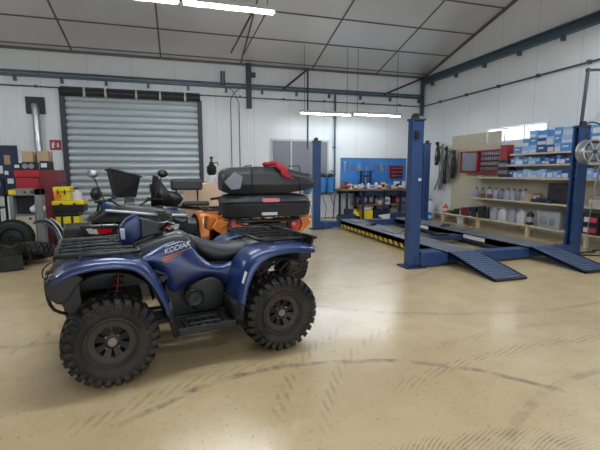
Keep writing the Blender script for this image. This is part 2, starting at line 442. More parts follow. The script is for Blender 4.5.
for x in (-2.25,-1.75,-1.0,-.4,.25): g.b2(x-.03, x+.03, DB-.3, DB-.02, 3.42, 3.5); g.b2(x-.02, x+.02, DB-.32, DB-.28, 3.36, 3.62)
struct('bracket', g, 'lamp_body', parent=d)

# high window strip in the right wall
w = struct('window_1', G().b2(XR+.06, XR+.08, WY0, WY1, WZ0, WZ1), 'pane_day')
g = G()
for y in (WY0, WY0+.62, WY0+1.23, WY1): g.b2(XR-.02, XR+.12, y-.025, y+.025, WZ0, WZ1)
g.b2(XR-.02, XR+.12, WY0, WY1, WZ1-.02, WZ1+.03); g.b2(XR-.02, XR+.12, WY0, WY1, WZ0-.03, WZ0+.02)
struct('window_frame', g, 'steel', parent=w)
# grey frosted window in the back wall
a = at(272,140,1,DB-.04); b_ = at(328,168,1,DB-.04); x0, x1 = a.x, b_.x; z0, z1 = 1.22, a.z
w = struct('window_2', G().b2(x0, x1, DB-.03, DB-.01, z0, z1), 'frost')
g = G()
for x, t in ((x0,.03),(x0+.6,.045),(x1,.05)): g.b2(x-t/2, x+t/2, DB-.05, DB-.005, z0, z1)
g.b2(x0-.02, x1+.03, DB-.05, DB-.005, z1-.02, z1+.04); g.b2(x0-.02, x1+.03, DB-.05, DB-.005, z0-.03, z0+.02)
struct('window_frame', g, 'lamp_body', parent=w)

# flue pipe and opening
v = at(36,106,1,DB); t = thing('flue_pipe', 'shiny silver flue pipe rising to a dark square opening high on the white wall', 'flue pipe', (v.x, DB-.12, 1.3))
obj('wall_plate', G().b2(-.21,.21,.04,.118,1.63,2.05), 'dark', t)
g = G(); g.tube([(0.02,0,0),(0.02,0,1.72),(.0,.02,1.80),(0,.045,1.84)], .085, 18)
for z in (.35, .9, 1.4): g.cyl((.02,0,z),(.02,0,z+.03),.092,n=18)
obj('pipe', g, 'steel', t, smooth=50)
# extinguisher sign
p = at(55.5,145,1,DB-.02); t = thing('fire_extinguisher_sign', 'small red fire extinguisher sign with white pictogram on the white wall', 'sign', (p.x, DB-.012, p.z))
obj('panel', G().b2(-.13,.13,-.008,.008,-.13,.13), 'red', t)
g = G(); g.b2(-.085,-.035,-.012,-.007,-.08,.05); g.b2(-.072,-.048,-.012,-.007,.05,.08); g.tube([(-.06,-.01,.075),(-.02,-.01,.07),(-.01,-.01,.0)], .006)
g.prism([(.03,-.05),(.085,-.05),(.07,.0),(.08,.03),(.055,.075),(.04,.03)], 1, -.012, -.007)
obj('pictogram', g, 'print_white', t)
p = at(68,171,1,DB-.02)
t = thing('wall_notice', 'small pale paper notice low on the wall between sign and shutter', 'notice', (p.x, DB-.01, p.z))
obj('sheet', G().b2(-.09,.09,-.003,.003,-.06,.06), 'cream', t)
obj('print', G().b2(-.07,-.01,-.005,-.003,-.04,.04).b2(.01,.07,-.005,-.003,-.03,.03), 'card', t)

# ------------------------------------------------------------------ lamps
def tube_lamp(x, y, z, L, label, chains=True, group=None, tube='tube_light'):
    t = thing('fluorescent_lamp', label, 'ceiling lamp', (x, y, z), 0, group)
    obj('housing', G().prism([(-.11,.0),(-.105,-.004),(-.04,.045),(.04,.045),(.105,-.004),(.11,.0),(.045,.08),(-.045,.08)], 0, -L/2, L/2), 'lamp_body', t)
    obj('tube', G().cyl((-L/2+.02,0,0),(L/2-.02,0,0),.022,n=10), tube, t)
    obj('end_cap', G().b2(-L/2-.01,-L/2+.02,-.035,.035,-.03,.05), 'lamp_body', t)
    obj('end_cap', G().b2(L/2-.02,L/2+.01,-.035,.035,-.03,.05), 'lamp_body', t)
    if chains:
        zz = zc(y)-z
        for s in (-1, 1): obj('hanger', G().cyl((s*L*.42,0,.06),(s*L*.42,0,zz),.006,n=6), 'pipe_dark', t)
    return t
tube_lamp(4.02, 11, 3.06, 1.5, 'lit fluorescent tube over the workbench, left of the hanging pair', tube='tube_soft')
tube_lamp(5.6, 11, 3.09, 1.5, 'lit fluorescent tube over the workbench, right of the pair beside the lift post', tube='tube_soft')
a = at(183,2,1,6.9); b_ = at(274,13,1,6.9); zA = (a.z+b_.z)/2
tube_lamp(.88, 6.9, zA, 1.45, 'large lit fluorescent tube high under the ceiling at the top of the photo')
tube_lamp(-.62, 6.9, zA, 1.45, 'lit fluorescent tube cut by the top edge, left of its twin')
for i, (x, y) in enumerate([(-4.8,6.9),(-6.3,6.9),(-.62,3.4),(.88,3.4),(3.6,4.4),(5.1,4.4),(6.75,4.4),(.88,-1.)]):  # unseen tubes added to brighten the floor and the right side
    tube_lamp(x, y, 4.1, 1.45, 'unseen fluorescent tube added further along the hall ceiling for more light', True, 'added tubes out of view')

# ------------------------------------------------------------------ quad bikes
def tyre_mesh(name, r, w, rr, nl=28):
    """knobbly tyre lathed round the y axis"""
    g = G(); h = w/2; b = r-.022
    g.lathe([(rr-.005,-h*.78),(rr+.02,-h*.92),(rr+.06,-h),(b-.05,-h),(b-.015,-h*.88),(b,-h*.6),(b+.004,0),(b,h*.6),(b-.015,h*.88),(b-.05,h),(rr+.06,h),(rr+.02,h*.92),(rr-.005,h*.78),(rr-.03,h*.6),(rr-.03,-h*.6)], 'y', n=56, cap=False)
    # close the inner ring
    for k in range(nl):
        for s in (-1, 1):
            a = 2*PI*(k + (.5 if s > 0 else 0))/nl
            def P(ang, rad, y): return (rad*math.cos(ang), y, rad*math.sin(ang))
            # chevron lug from centre to shoulder, wrapping down the side wall
            aw = 2*PI/nl*.26; sk = 2*PI/nl*.42
            secs = []
            for (y, ang, ri, ro, wf) in ((s*.01, a-sk, b-.01, r, .8), (s*h*.55, a, b-.012, r, 1.), (s*h*.93, a+sk*.35, b-.03, r-.008, 1.15), (s*(h+.010), a+sk*.4, b-.055, r-.034, 1.05)):
                secs.append([P(ang-aw*wf, ri, y), P(ang-aw*wf, ro, y), P(ang+aw*wf, ro, y), P(ang+aw*wf, ri, y)])
            y = s*(h+.006); ang = a+sk*.4
            secs.append([P(ang-aw, b-.07, s*h*.97), P(ang-aw*.9, b-.07, y-s*.004), P(ang+aw*.9, b-.07, y-s*.004), P(ang+aw, b-.07, s*h*.97)])
            g.loft(secs)
    bm = g.bm; bmesh.ops.recalc_face_normals(bm, faces=bm.faces[:])
    me = bpy.data.meshes.new(name); bm.to_mesh(me); bm.free(); me.materials.append(M['rubber'])
    for p in me.polygons: p.use_smooth = True
    me.set_sharp_from_angle(angle=R(32))
    return me
TY_F = tyre_mesh('tyre_front', .312, .215, .165); TY_R = tyre_mesh('tyre_rear', .312, .265, .165)
def wheel(root, x, y, w, side, me, rimmat='rim'):
    """side=+1: outer face towards +y"""
    o = bpy.data.objects.new('wheel', me); C.objects.link(o); o.parent = root; o.location = (x, y, .312)
    if side < 0: o.rotation_euler = (0, 0, PI)
    h = w/2
    g = G(); g.lathe([(.155,h*.2),(.16,h*.62),(.17,h*.80),(.178,h*.95),(.17,h*.98),(.158,h*.86),(.146,h*.72),(.118,h*.68),(.108,h*.64),(.106,h*.56),(.106,h*.1)], 'y', n=40, cap=False)
    obj('rim_edge', g, 'dusty_rim', o, smooth=40)
    g = G(); g.lathe([(.15,-h*.7),(.15,h*.1),(.10,h*.08),(.06,h*.3),(.002,h*.3)], 'y', n=30, cap=False); 
    for k in range(8):
        a = 2*PI*(k+.5)/8
        for da in (-.13, .13):
            c, s_ = math.cos(a+da), math.sin(a+da); ci, si = math.cos(a+da*.5), math.sin(a+da*.5)
            t = Vector((-s_,0,c))*.011
            A = Vector((ci*.05, h*.42, si*.05)); B = Vector((c*.108, h*.60, s_*.108))
            g.loft([[A-t+Vector((0,.014,0)), A+t+Vector((0,.014,0)), A+t-Vector((0,.02,0)), A-t-Vector((0,.02,0))],
                    [B-t+Vector((0,.01,0)), B+t+Vector((0,.01,0)), B+t-Vector((0,.025,0)), B-t-Vector((0,.025,0))]])
    g.lathe([(.066,h*.2),(.068,h*.46),(.055,h*.55),(.03,h*.55)], 'y', n=20)
    obj('rim', g, rimmat, o, smooth=40)
    g = G(); g.lathe([(.03,h*.5),(.031,h*.66),(.028,h*.70),(.02,h*.70),(.018,h*.66),(.009,h*.66),(.008,h*.7),(.001,h*.7)], 'y', n=18)
    obj('hub_cap', g, 'cap', o, smooth=40)
    for k in range(4):
        a = PI/4+PI/2*k; obj('wheel_nut', G().cyl((.055*math.cos(a),h*.35,.055*math.sin(a)),(.055*math.cos(a),h*.64,.055*math.sin(a)),.006,n=6), 'cap', o)
    return o
FT = [(.965,.765),(.935,.795),(.87,.838),(.76,.870),(.62,.876),(.48,.862),(.39,.825),(.325,.735),(.27,.61),(.235,.5)]   # front fender crest x,z
FA = [(.955,.745),(.915,.765),(.85,.79),(.745,.812),(.62,.815),(.49,.795),(.41,.735),(.345,.64),(.29,.52),(.255,.42)]     # front arch edge
RT_ = [(-.245,.44),(-.275,.60),(-.33,.74),(-.41,.815),(-.52,.85),(-.66,.862),(-.80,.858),(-.95,.84)]
RA = [(-.315,.42),(-.345,.56),(-.395,.67),(-.465,.745),(-.55,.785),(-.67,.80),(-.80,.80),(-.94,.785)]
def fender(T, A, s, y0s, y1, y2):
    """s = side; sheet from the body out to the crest and down to the arch edge"""
    T = smoothline([(a,b,0) for a,b in T], 3); A = smoothline([(a,b,0) for a,b in A], 3); n = len(T)
    g = G(); secs = []
    for i in range(n):
        t = i/(n-1); y0 = y0s[0]+(y0s[1]-y0s[0])*t
        tx, tz = T[i].x, T[i].y; ax, az = A[i].x, A[i].y
        row = [(tx+(.0), s*y0, tz-.012), (tx, s*(y0+(y1-y0)*.5), tz+.004), (tx, s*y1, tz), (tx*.8+ax*.2, s*(y1+(y2-y1)*.62), tz*.8+az*.2),
               (tx*.45+ax*.55, s*(y2-.006), tz*.45+az*.55), (ax, s*y2, az), (ax, s*(y2-.02), az-.004)]
        secs.append(row)
    g.loft(secs, cap=False, closed=False)
    return g
def spring(g, p0, p1, r, turns, wr):
    p0, p1 = Vector(p0), Vector(p1); d = p1-p0; u = d.orthogonal().normalized(); v = d.normalized().cross(u); pts = []
    for i in range(turns*10+1):
        t = i/(turns*10); a = 2*PI*turns*t; pts.append(p0+d*t+(u*math.cos(a)+v*math.sin(a))*r)
    g.tube(pts, wr, 6)
def rack(root, x0, x1, y, z, nbars, name, dz=0., lip=.03):
    g = G(); r = .014
    g.tube([(x0,-y,z),(x0+.04*(1 if x1>x0 else -1),-y-.02,z),(x1,-y+.02,z+dz),(x1,y-.02,z+dz),(x0+.04*(1 if x1>x0 else -1),y+.02,z),(x0,y,z)], r, 8, closed=True)
    for i in range(nbars):
        yy = -y+.09+(2*y-.18)*i/(nbars-1); g.tube([(x0+.01,yy,z-.004),((x0+x1)/2,yy,z+.006+dz/2),(x1-.01*(1 if x1>x0 else -1),yy,z+dz-.004)], r*.75, 6)
    for f in (.22,.72):
        xx = x0+(x1-x0)*f; g.tube([(xx,-y-.01,z+dz*f-.012),(xx,y+.01,z+dz*f-.012)], r*.9, 6)
    for f in (.3,.75):
        for s in (-1,1): g.cyl((x0+(x1-x0)*f, s*(y-.1), z), (x0+(x1-x0)*f, s*(y-.14), z-.09), .012, n=8)
    obj(name, g, 'steel_black', root, smooth=60)
def make_quad(label, cat, loc, rz, paint, lens='bar', decal=False, front_detail=True, cowl='cowl', rear_rack=True, front_rack=True, screen=False, mirrors=False, stance=.46):
    q = thing('quad_bike', label, cat, loc, rz)
    for x, s, me, w in ((.63,1,TY_F,.215),(.63,-1,TY_F,.215),(-.63,1,TY_R,.265),(-.63,-1,TY_R,.265)):
        wheel(q, x, s*stance, w, s, me)
    # chassis, axles, skid plate
    g = G()
    for s in (-1,1):
        g.tube([(.86,s*.12,.5),(.6,s*.14,.33),(.3,s*.16,.28),(-.3,s*.16,.28),(-.6,s*.14,.36),(-.88,s*.12,.62)], .018, 8)
        g.tube([(.8,s*.13,.72),(.4,s*.12,.72),(.1,s*.1,.62),(-.3,s*.1,.66),(-.8,s*.12,.72)], .016, 8)
        g.tube([(.63,s*.14,.30),(.63,s*(stance-.08),.27)], .018, 8); g.tube([(.52,s*.14,.31),(.62,s*(stance-.08),.27)], .014, 8)
        g.tube([(-.55,s*.13,.32),(-.63,s*(stance-.1),.28)], .022, 8); g.tube([(-.5,s*.13,.5),(-.63,s*(stance-.1),.42)], .016, 8)
        g.cyl((.63,s*.1,.33),(.63,s*stance,.312), .02); g.cyl((-.63,s*.1,.33),(-.63,s*stance,.312), .022)
    g.b2(-.7,.75,-.15,.15,.24,.26)
    obj('chassis', g, 'steel_black', q, smooth=50)
    # shock absorbers with springs
    for x, xt in ((.6,.54),(-.58,-.5)):
        for s in (-1,1):
            g = G(); g.cyl((x,s*.31,.36),(xt,s*.24,.80),.014); g.cyl((x,s*.31,.36),(x*.5+xt*.5,s*.275,.58),.024)
            o = obj('shock_absorber', g, 'steel_black', q, smooth=50)
            g = G(); spring(g, (x*.8+xt*.2,s*.296,.45), (x*.08+xt*.92,s*.245,.77), .038, 7, .007)
            obj('spring', g, 'red_spring' if paint == 'blue_paint' else 'steel_black', o, smooth=180)
    # engine and drive
    g = G(); g.box((-.02,0,.44),(.46,.3,.3)); g.box((.08,0,.62),(.2,.2,.16),(0,-.2,0))
    for k in range(5): g.box((.08,0,.56+k*.03),(.24,.24,.008),(0,-.2,0))
    g.box((.7,0,.34),(.2,.2,.16)); g.box((-.63,0,.34),(.22,.22,.18))
    g.b2(-.72,.82,-.13,.13,.58,.7)
    obj('engine', g, 'engine', q, bevel=.015)
    for s in (-1,1):
        g = G(); pts = [(.06,.50),(.045,.545),(-.03,.585),(-.14,.605),(-.22,.57),(-.25,.50),(-.24,.41),(-.2,.345),(-.08,.33),(.0,.35),(.05,.42)]
        pts = [(p.x,p.y) for p in smoothline([(a,b,0) for a,b in pts+[pts[0]]], 3)[:-1]]
        cx, cz = -.09, .47
        g.loft([[(x,s*.15,z) for x,z in pts],[(x,s*.235,z) for x,z in pts],[(cx+(x-cx)*.9,s*.255,cz+(z-cz)*.9) for x,z in pts],[(cx+(x-cx)*.5,s*.262,cz+(z-cz)*.5) for x,z in pts]])
        o = obj('engine_cover', g, 'dirty_black', q, smooth=40)
        g = G(); g.lathe([(.075,s*.25),(.078,s*.275),(.062,s*.285),(.05,s*.28),(.02,s*.284),(.001,s*.284)], 'y', (.01,0,.46), 20)
        for k in range(6):
            a = PI/3*k; g.cyl((.01+.068*math.cos(a),s*.27,.46+.068*math.sin(a)),(.01+.068*math.cos(a),s*.292,.46+.068*math.sin(a)),.007,n=6)
        obj('starter_cover', g, 'engine', o, smooth=40)
    # fenders
    for s in (-1,1):
        f = obj('front_fender', fender(FT, FA, s, (.16,.26), .44, .535), paint, q, smooth=180, sub=1, solid=.008)
        g = G(); pts = [(.235,.53),(.215,.40),(.175,.27)]; pa = [(.275,.47),(.25,.40),(.215,.26)]
        g.loft([[(a,s*.27,b),(a,s*.50,b),(c,s*.535,d_),(c,s*.50,d_-.01)] for (a,b),(c,d_) in zip(pts, pa)], cap=False, closed=False)
        obj('fender_extension', g, 'dirty_black', f, smooth=60, solid=.012)
        # inner arch liner
        g = G(); secs = []
        for i in range(9):
            a = R(60+105*i/8); secs.append([(.63+.40*math.cos(a)*.95, s*.17, .34+.45*math.sin(a)), (.63+.40*math.cos(a)*.95, s*.50, .34+.44*math.sin(a))])
        g.loft(secs, cap=False, closed=False); obj('arch_liner', g, 'black', f, smooth=180, solid=.006)
        r_ = obj('rear_fender', fender(RT_, RA, s, (.24,.16), .47, .555), paint, q, smooth=180, sub=1, solid=.008)
        g = G(); secs = []
        for i in range(9):
            a = R(14+112*i/8); secs.append([(-.63+.37*math.cos(a), s*.17, .34+.43*math.sin(a)), (-.63+.37*math.cos(a), s*.50, .34+.42*math.sin(a))])
        g.loft(secs, cap=False, closed=False); obj('arch_liner', g, 'black', r_, smooth=180, solid=.006)
        g = G(); pts = [(-.24,.47),(-.235,.38),(-.25,.27)]; pa = [(-.31,.44),(-.30,.36),(-.29,.26)]
        g.loft([[(a,s*.26,b),(a,s*.50,b),(c,s*.54,d_),(c,s*.50,d_-.01)] for (a,b),(c,d_) in zip(pts, pa)], cap=False, closed=False)
        obj('fender_extension', g, 'dirty_black', r_, smooth=60, solid=.012)
        # footwell
        g = G(); g.b2(-.27,.19,s*.24,s*.50,.265,.285); g.b2(-.27,.19,s*.485,s*.51,.255,.31)
        for k in range(6): g.b2(-.2+k*.06,-.175+k*.06,s*.26,s*.48,.285,.305)
        g.b2(-.15,.1,s*.3,s*.33,.285,.318); g.b2(-.15,.1,s*.42,s*.45,.285,.318)
        obj('footrest', g, 'dirty_black', q, bevel=.006)
        g = G(); g.loft([[(.185,s*.23,.27),(.19,s*.5,.27)],[(.23,s*.22,.42),(.24,s*.5,.42)],[(.28,s*.2,.58),(.29,s*.44,.58)],[(.30,s*.17,.72),(.31,s*.4,.70)]], cap=False, closed=False)
        obj('leg_guard', g, 'black', q, smooth=180, solid=.01)
    # nose, bumper, head lamps
    g = G(); secs = []
    for y in (-.47,-.36,-.2,0,.2,.36,.47):
        k = 1-abs(y)/.47*.08
        secs.append([(.88*k,y,.80),(.96*k,y,.80),(1.0*k,y,.72),(.99*k,y,.60),(.93*k,y,.5),(.86*k,y,.5)])
    g.loft(secs); obj('nose_panel', g, 'dirty_black', q, smooth=50)
    for s in (-1,1):
        g = G(); pl_ = [(.965,.79),(.995,.75),(.975,.655),(.925,.61),(.875,.625),(.83,.70),(.77,.77),(.80,.80),(.88,.80)]
        g.loft([[(x,s*.40,z) for x,z in pl_],[(x,s*.50,z) for x,z in pl_],[(.88+(x-.88)*.93,s*.525,.7+(z-.7)*.9) for x,z in pl_]])
        obj('bumper_corner', g, 'dirty_black', q, bevel=.008)
    g = G(); g.tube(smoothline([(.8,-.2,.42),(.97,-.22,.5),(1.01,-.2,.66),(1.01,0,.72),(1.01,.2,.66),(.97,.22,.5),(.8,.2,.42)],4), .012, 8)
    fb = obj('front_bumper', g, 'steel_black', q, smooth=60)
    obj('cable_loop', G().tube(smoothline([(.96,.44,.74),(1.0,.46,.79),(.99,.46,.85),(.92,.42,.89)],4), .004, 6), 'steel_black', fb, smooth=60)
    for s in (-1,1):
        obj('head_lamp', G().loft([[(.955,s*.2,.76),(.955,s*.40,.75),(.955,s*.38,.69),(.955,s*.22,.68)],[(.99,s*.22,.745),(.965,s*.38,.74),(.975,s*.37,.7),(.99,s*.23,.69)]]), 'clear_lens', q)
    # hood under the front rack
    g = G(); secs = []
    for x, hw, zt, zb in ((.95,.3,.80,.7),(.85,.3,.835,.7),(.7,.26,.85,.7),(.5,.24,.855,.7),(.38,.22,.865,.7)):
        secs.append([(x,-hw,zb),(x,-hw,zt-.03),(x,-hw*.8,zt),(x,hw*.8,zt),(x,hw,zt-.03),(x,hw,zb)])
    g.loft(secs); obj('hood', g, 'black', q, smooth=50)
    # steering cowl / tank cover
    g = G(); secs = []
    for x, hw, zt, zb in ((.46,.10,.865,.72),(.38,.13,.895,.7),(.3,.15,.92,.68),(.2,.16,.955,.66),(.1,.165,.975,.64),(.03,.155,.965,.62),(-.03,.13,.925,.62),(-.07,.10,.88,.62)):
        secs.append([(x,-hw-.01,zb),(x,-hw-.005,zt-.10),(x,-hw*.9,zt-.035),(x,-hw*.55,zt-.006),(x,0,zt),(x,hw*.55,zt-.006),(x,hw*.9,zt-.035),(x,hw+.005,zt-.10),(x,hw+.01,zb)])
    g.loft(secs); tank = obj('tank_cover', g, cowl, q, smooth=60)
    obj('filler_cap', G().lathe([(.035,0),(.038,.02),(.03,.028),(.001,.028)], 'z', (.13,0,.968), 18), 'black', tank, smooth=40)
    # coloured side panels
    U = [(.42,.80),(.36,.835),(.31,.855),(.24,.885),(.14,.915),(.05,.915),(.0,.87),(-.05,.80),(-.1,.745),(-.16,.705),(-.23,.685),(-.30,.70),(-.36,.72),(-.46,.765),(-.52,.775)]
    D = [(.42,.76),(.36,.75),(.31,.735),(.265,.69),(.215,.59),(.17,.49),(.13,.50),(.06,.545),(-.02,.585),(-.10,.61),(-.17,.595),(-.23,.55),(-.28,.47),(-.33,.50),(-.40,.64)]
    for s in (-1,1):
        g = G(); secs = []
        for (ux,uz),(dx,dz) in zip(U, D):
            row = []
            for k in range(7):
                t = k/6; x = ux+(dx-ux)*t; z = uz+(dz-uz)*t
                y = .165+.065*math.sin(PI*min(1,t*.9+.08))**.8+.02*t + max(0,-(x+.25))*.12
                if k == 0: y -= .012
                row.append((x, s*y, z))
            secs.append(row)
        g.loft(secs, cap=False, closed=False)
        sp = obj('side_panel', g, paint, q, smooth=180, sub=1, solid=.006)
        g = G(); g.b2(.205,.26,s*.238,s*.25,.63,.66)
        g.prism([(.30,.72),(.2,.66),(.235,.6),(.25,.62),(.22,.66),(.31,.70)], 1, s*.222, s*.236)
        obj('vent', g, 'black', sp)
        if decal:
            tilt = .26
            rot = (PI/2, 0, PI) if s > 0 else (PI/2, 0, 0)
            def P(u, v, y): return Vector((.115-u*math.cos(tilt)+v*math.sin(tilt)*0, s*y, .815+v+u*math.sin(tilt)))
            # coloured streaks beneath the lettering
            g = G()
            for v0, v1, u0, u1 in ((.006,.018,-.12,.08),(-.014,0,-.12,.02),(-.032,-.022,-.10,-.03)):
                vs = [P(u0,v0,.243), P(u1,v0+.01,.243), P(u1+.03,v1,.240), P(u0-.02,v1,.240)]
                ws = [v+Vector((0,s*.004,0)) for v in vs]
                g.loft([vs, ws])
            obj('decal_stripe', g, 'orange_ink', sp)
            tx = text('lettering', 'KODIAK', .055, 'white_ink', sp, P(-.005,.05,.226), (PI/2, 0, PI) if s > 0 else (PI/2,0,0), .004, .3)
            tx.rotation_mode = 'QUATERNION'
            base = Matrix(((-s,0,0),(0,0,s),(0,1,0))) if True else None
            # x axis of the text runs along the panel, rising towards the seat
            ex = Vector((-s*math.cos(tilt),0,math.sin(tilt)*(1 if s>0 else -1))); ez = Vector((0,s,0)); ey = ez.cross(ex)
            mm = Matrix((ex, ey, ez)).transposed(); tx.rotation_quaternion = mm.to_quaternion()
            g = G(); vs = [P(-.10,.082,.206), P(.02,.084,.206), P(.02,.090,.204), P(-.09,.09,.204)]
            g.loft([vs, [v+Vector((0,s*.004,0)) for v in vs]]); obj('decal_line', g, 'white_ink', sp)
            g = G(); vs = [Vector((-.285,s*.553,.61)),Vector((-.30,s*.553,.60)),Vector((-.335,s*.548,.685)),Vector((-.318,s*.546,.70))]
            g.loft([vs, [v+Vector((0,s*.006,0)) for v in vs]]); obj('decal_line', g, 'white_ink', sp)
    # seat
    g = G(); secs = []
    for x, hw, zt, zb in ((.0,.06,.93,.86),(-.04,.10,.925,.80),(-.10,.13,.90,.735),(-.17,.15,.868,.70),(-.25,.165,.842,.68),(-.34,.18,.832,.695),(-.44,.19,.835,.72),(-.55,.19,.848,.755),(-.66,.18,.865,.785),(-.76,.15,.872,.81),(-.80,.11,.86,.82)):
        secs.append([(x,-hw,zb),(x,-hw-.008,(zb+zt)/2),(x,-hw*.93,zt-.018),(x,-hw*.6,zt-.001),(x,0,zt+.004),(x,hw*.6,zt-.001),(x,hw*.93,zt-.018),(x,hw+.008,(zb+zt)/2),(x,hw,zb)])
    g.loft(secs); obj('seat', g, 'seat', q, smooth=70, sub=1)
    # tail panel and lamps
    g = G(); g.loft([[(x,-hw,zb),(x,-hw,zt-.02),(x,-hw*.9,zt),(x,hw*.9,zt),(x,hw,zt-.02),(x,hw,zb)] for x,hw,zt,zb in ((-.55,.17,.80,.66),(-.7,.28,.835,.68),(-.86,.42,.845,.70),(-.95,.47,.835,.72))])
    obj('tail_panel', g, 'black', q, bevel=.008)
    for s in (-1,1):
        if lens == 'bar':
            before = set(q.children)
            obj('tail_lamp', G().loft([[(-.945,s*.21,.825),(-.945,s*.37,.835),(-.945,s*.36,.755),(-.945,s*.23,.765)],[(-.99,s*.22,.815),(-.985,s*.365,.825),(-.985,s*.35,.765),(-.99,s*.235,.775)]]), 'red_lens', q, label='red tail lamp')
            obj('reverse_lamp', G().loft([[(-.945,s*.372,.835),(-.93,s*.475,.83),(-.93,s*.45,.765),(-.945,s*.362,.755)],[(-.985,s*.367,.825),(-.965,s*.46,.82),(-.965,s*.44,.775),(-.985,s*.352,.765)]]), 'clear_lens', q, label='white lamp')
            g = G(); g.loft([[(-.93,s*.16,.86),(-.93,s*.53,.865),(-.93,s*.47,.73),(-.93,s*.2,.735)],[(-.955,s*.17,.85),(-.95,s*.52,.855),(-.95,s*.46,.74),(-.955,s*.21,.745)]])
            obj('lamp_surround', g, 'black_gloss', q)
            if paint != 'blue_paint': g = G(); g.loft([[(-.35,s*.44,.82),(-.35,s*.62,.83),(-.35,s*.63,.70),(-.35,s*.46,.66)],[(-.70,s*.44,.86),(-.70,s*.69,.86),(-.70,s*.70,.70),(-.70,s*.46,.64)],[(-.93,s*.44,.84),(-.93,s*.66,.83),(-.93,s*.67,.72),(-.93,s*.46,.68)]]); obj('mud_flare', g, 'black', q, bevel=.02)
            for ch in q.children:
                if ch not in before: ch.location.z += .05
        else:
            o = obj('tail_lamp', G().lathe([(.075,-.955),(.078,-.985),(.05,-1.005),(.001,-1.01)], 'x', (0,s*.38,.81), 22), 'red_lens', q, smooth=50, label='round red tail lamp')
            obj('lamp_ring', G().lathe([(.078,-.94),(.1,-.95),(.1,-.975),(.079,-.985)], 'x', (0,s*.38,.81), 22, cap=False), 'black', q, smooth=40)
            g = G(); g.loft([[(-.86,s*.18,.86),(-.86,s*.58,.91),(-.86,s*.64,.80),(-.86,s*.5,.70),(-.86,s*.22,.70)],[(-.95,s*.2,.85),(-.93,s*.58,.90),(-.93,s*.64,.80),(-.94,s*.5,.705),(-.95,s*.24,.71)]])
            obj('tail_cover', g, paint, q, bevel=.015)
            g = G(); g.loft([[(-.60,s*.44,.86),(-.60,s*.66,.93),(-.60,s*.68,.78),(-.60,s*.46,.74)],[(-.80,s*.44,.87),(-.80,s*.67,.95),(-.80,s*.68,.78),(-.80,s*.46,.74)]]); obj('mud_flare', g, paint, q, bevel=.02)
    g = G(); g.tube([(-.8,-.2,.5),(-.97,-.22,.56),(-1.0,-.2,.68),(-1.0,.2,.68),(-.97,.22,.56),(-.8,.2,.5)], .014, 8); g.box((-.95,0,.45),(.14,.06,.04)); g.box((-.985,0,.74),(.02,.2,.06))
    obj('rear_bumper', g, 'steel_black', q, smooth=60)
    if front_rack: rack(q, .42, .93, .40, .895, 5, 'front_rack')
    if rear_rack: rack(q, -.50, -1.04, .40, .90, 5, 'rear_rack', -.02)
    # handlebar with grips, levers, headlight pod
    pts = smoothline([(.09,-.39,1.08),(.15,-.24,1.09),(.21,-.1,1.0),(.21,.1,1.0),(.15,.24,1.09),(.09,.39,1.08)],4)
    g = G(); g.tube(pts, .012, 8); g.cyl((.28,0,.8),(.2,0,1.0),.028)
    hb = obj('handlebar', g, 'steel_black', q, smooth=60)
    for s in (-1,1):
        obj('grip', G().cyl((.13,s*.28,1.09),(.085,s*.41,1.08),.019,n=12), 'black', hb, smooth=50)
        g = G(); g.tube(smoothline([(.17,s*.25,1.09),(.2,s*.3,1.085),(.17,s*.4,1.075)],3), .006, 6); obj('brake_lever', g, 'alu', hb, smooth=60)
        obj('switch_box', G().box((.155,s*.235,1.095),(.05,.05,.05)), 'black', hb, bevel=.008)
    obj('brake_reservoir', G().box((.17,.19,1.12),(.05,.06,.035)), 'black', hb, bevel=.006)
    g = G(); secs = []
    for x, hw, zt, zb in ((.36,.06,1.09,.95),(.39,.066,1.125,.93),(.46,.062,1.09,.89),(.505,.05,1.04,.88),(.52,.035,.98,.90)):
        secs.append([(x-.02,-hw*.6,zb),(x,-hw,(zb*.5+zt*.5)),(x,-hw*.95,zt-.02),(x,-hw*.7,zt),(x,hw*.7,zt),(x,hw*.95,zt-.02),(x,hw,(zb*.5+zt*.5)),(x-.02,hw*.6,zb)])
    g.loft(secs); pod = obj('headlight_pod', g, paint, hb, smooth=35, bevel=.012)
    obj('pod_lens', G().ball((.50,0,.95),.04,(.5,1,.8)), 'clear_lens', pod, smooth=180)
    for s in (-1,1): obj('pod_insert', G().loft([[(.505,s*.045,1.02),(.475,s*.058,1.02),(.475,s*.055,.93),(.50,s*.043,.93)],[(.51,s*.055,1.01),(.48,s*.069,1.01),(.48,s*.065,.94),(.505,s*.053,.94)]]), 'white_pl', pod)
    g = G(); g.loft([[(.2,-.06,.96),(.2,-.06,1.04),(.2,.06,1.04),(.2,.06,.96)],[(.28,-.06,.95),(.28,-.06,1.07),(.28,.06,1.07),(.28,.06,.95)],[(.36,-.06,.93),(.36,-.06,1.09),(.36,.06,1.09),(.36,.06,.93)]]); obj('instrument', g, 'black', hb, bevel=.01)
    if mirrors:
        for s in (-1,1):
            g = G(); g.tube([(.14,s*.3,1.09),(.16,s*.36,1.25),(.14,s*.40,1.38)], .007, 6); m_ = obj('mirror_arm', g, 'steel_black', hb, smooth=60)
            g = G(); g.ball((.14,s*.42,1.43),.07,(.35,1,.75)); obj('mirror', g, 'alu' if s > 0 else 'black_gloss', m_, smooth=180)
    if screen:
        g = G(); g.loft([[(.2,-.60,1.0),(.2,-.26,1.0)],[(.22,-.50,1.18),(.22,-.27,1.2)],[(.2,-.36,1.40),(.2,-.30,1.41)]], cap=False, closed=False)
        obj('wind_deflector', g, 'black', hb, solid=.012, smooth=180)
    return q
blue = make_quad('dusty dark blue four-wheel quad bike parked across the foreground on the tan floor', 'quad bike', (.04, 3.52, 0), R(191.7), 'blue_paint', decal=True)
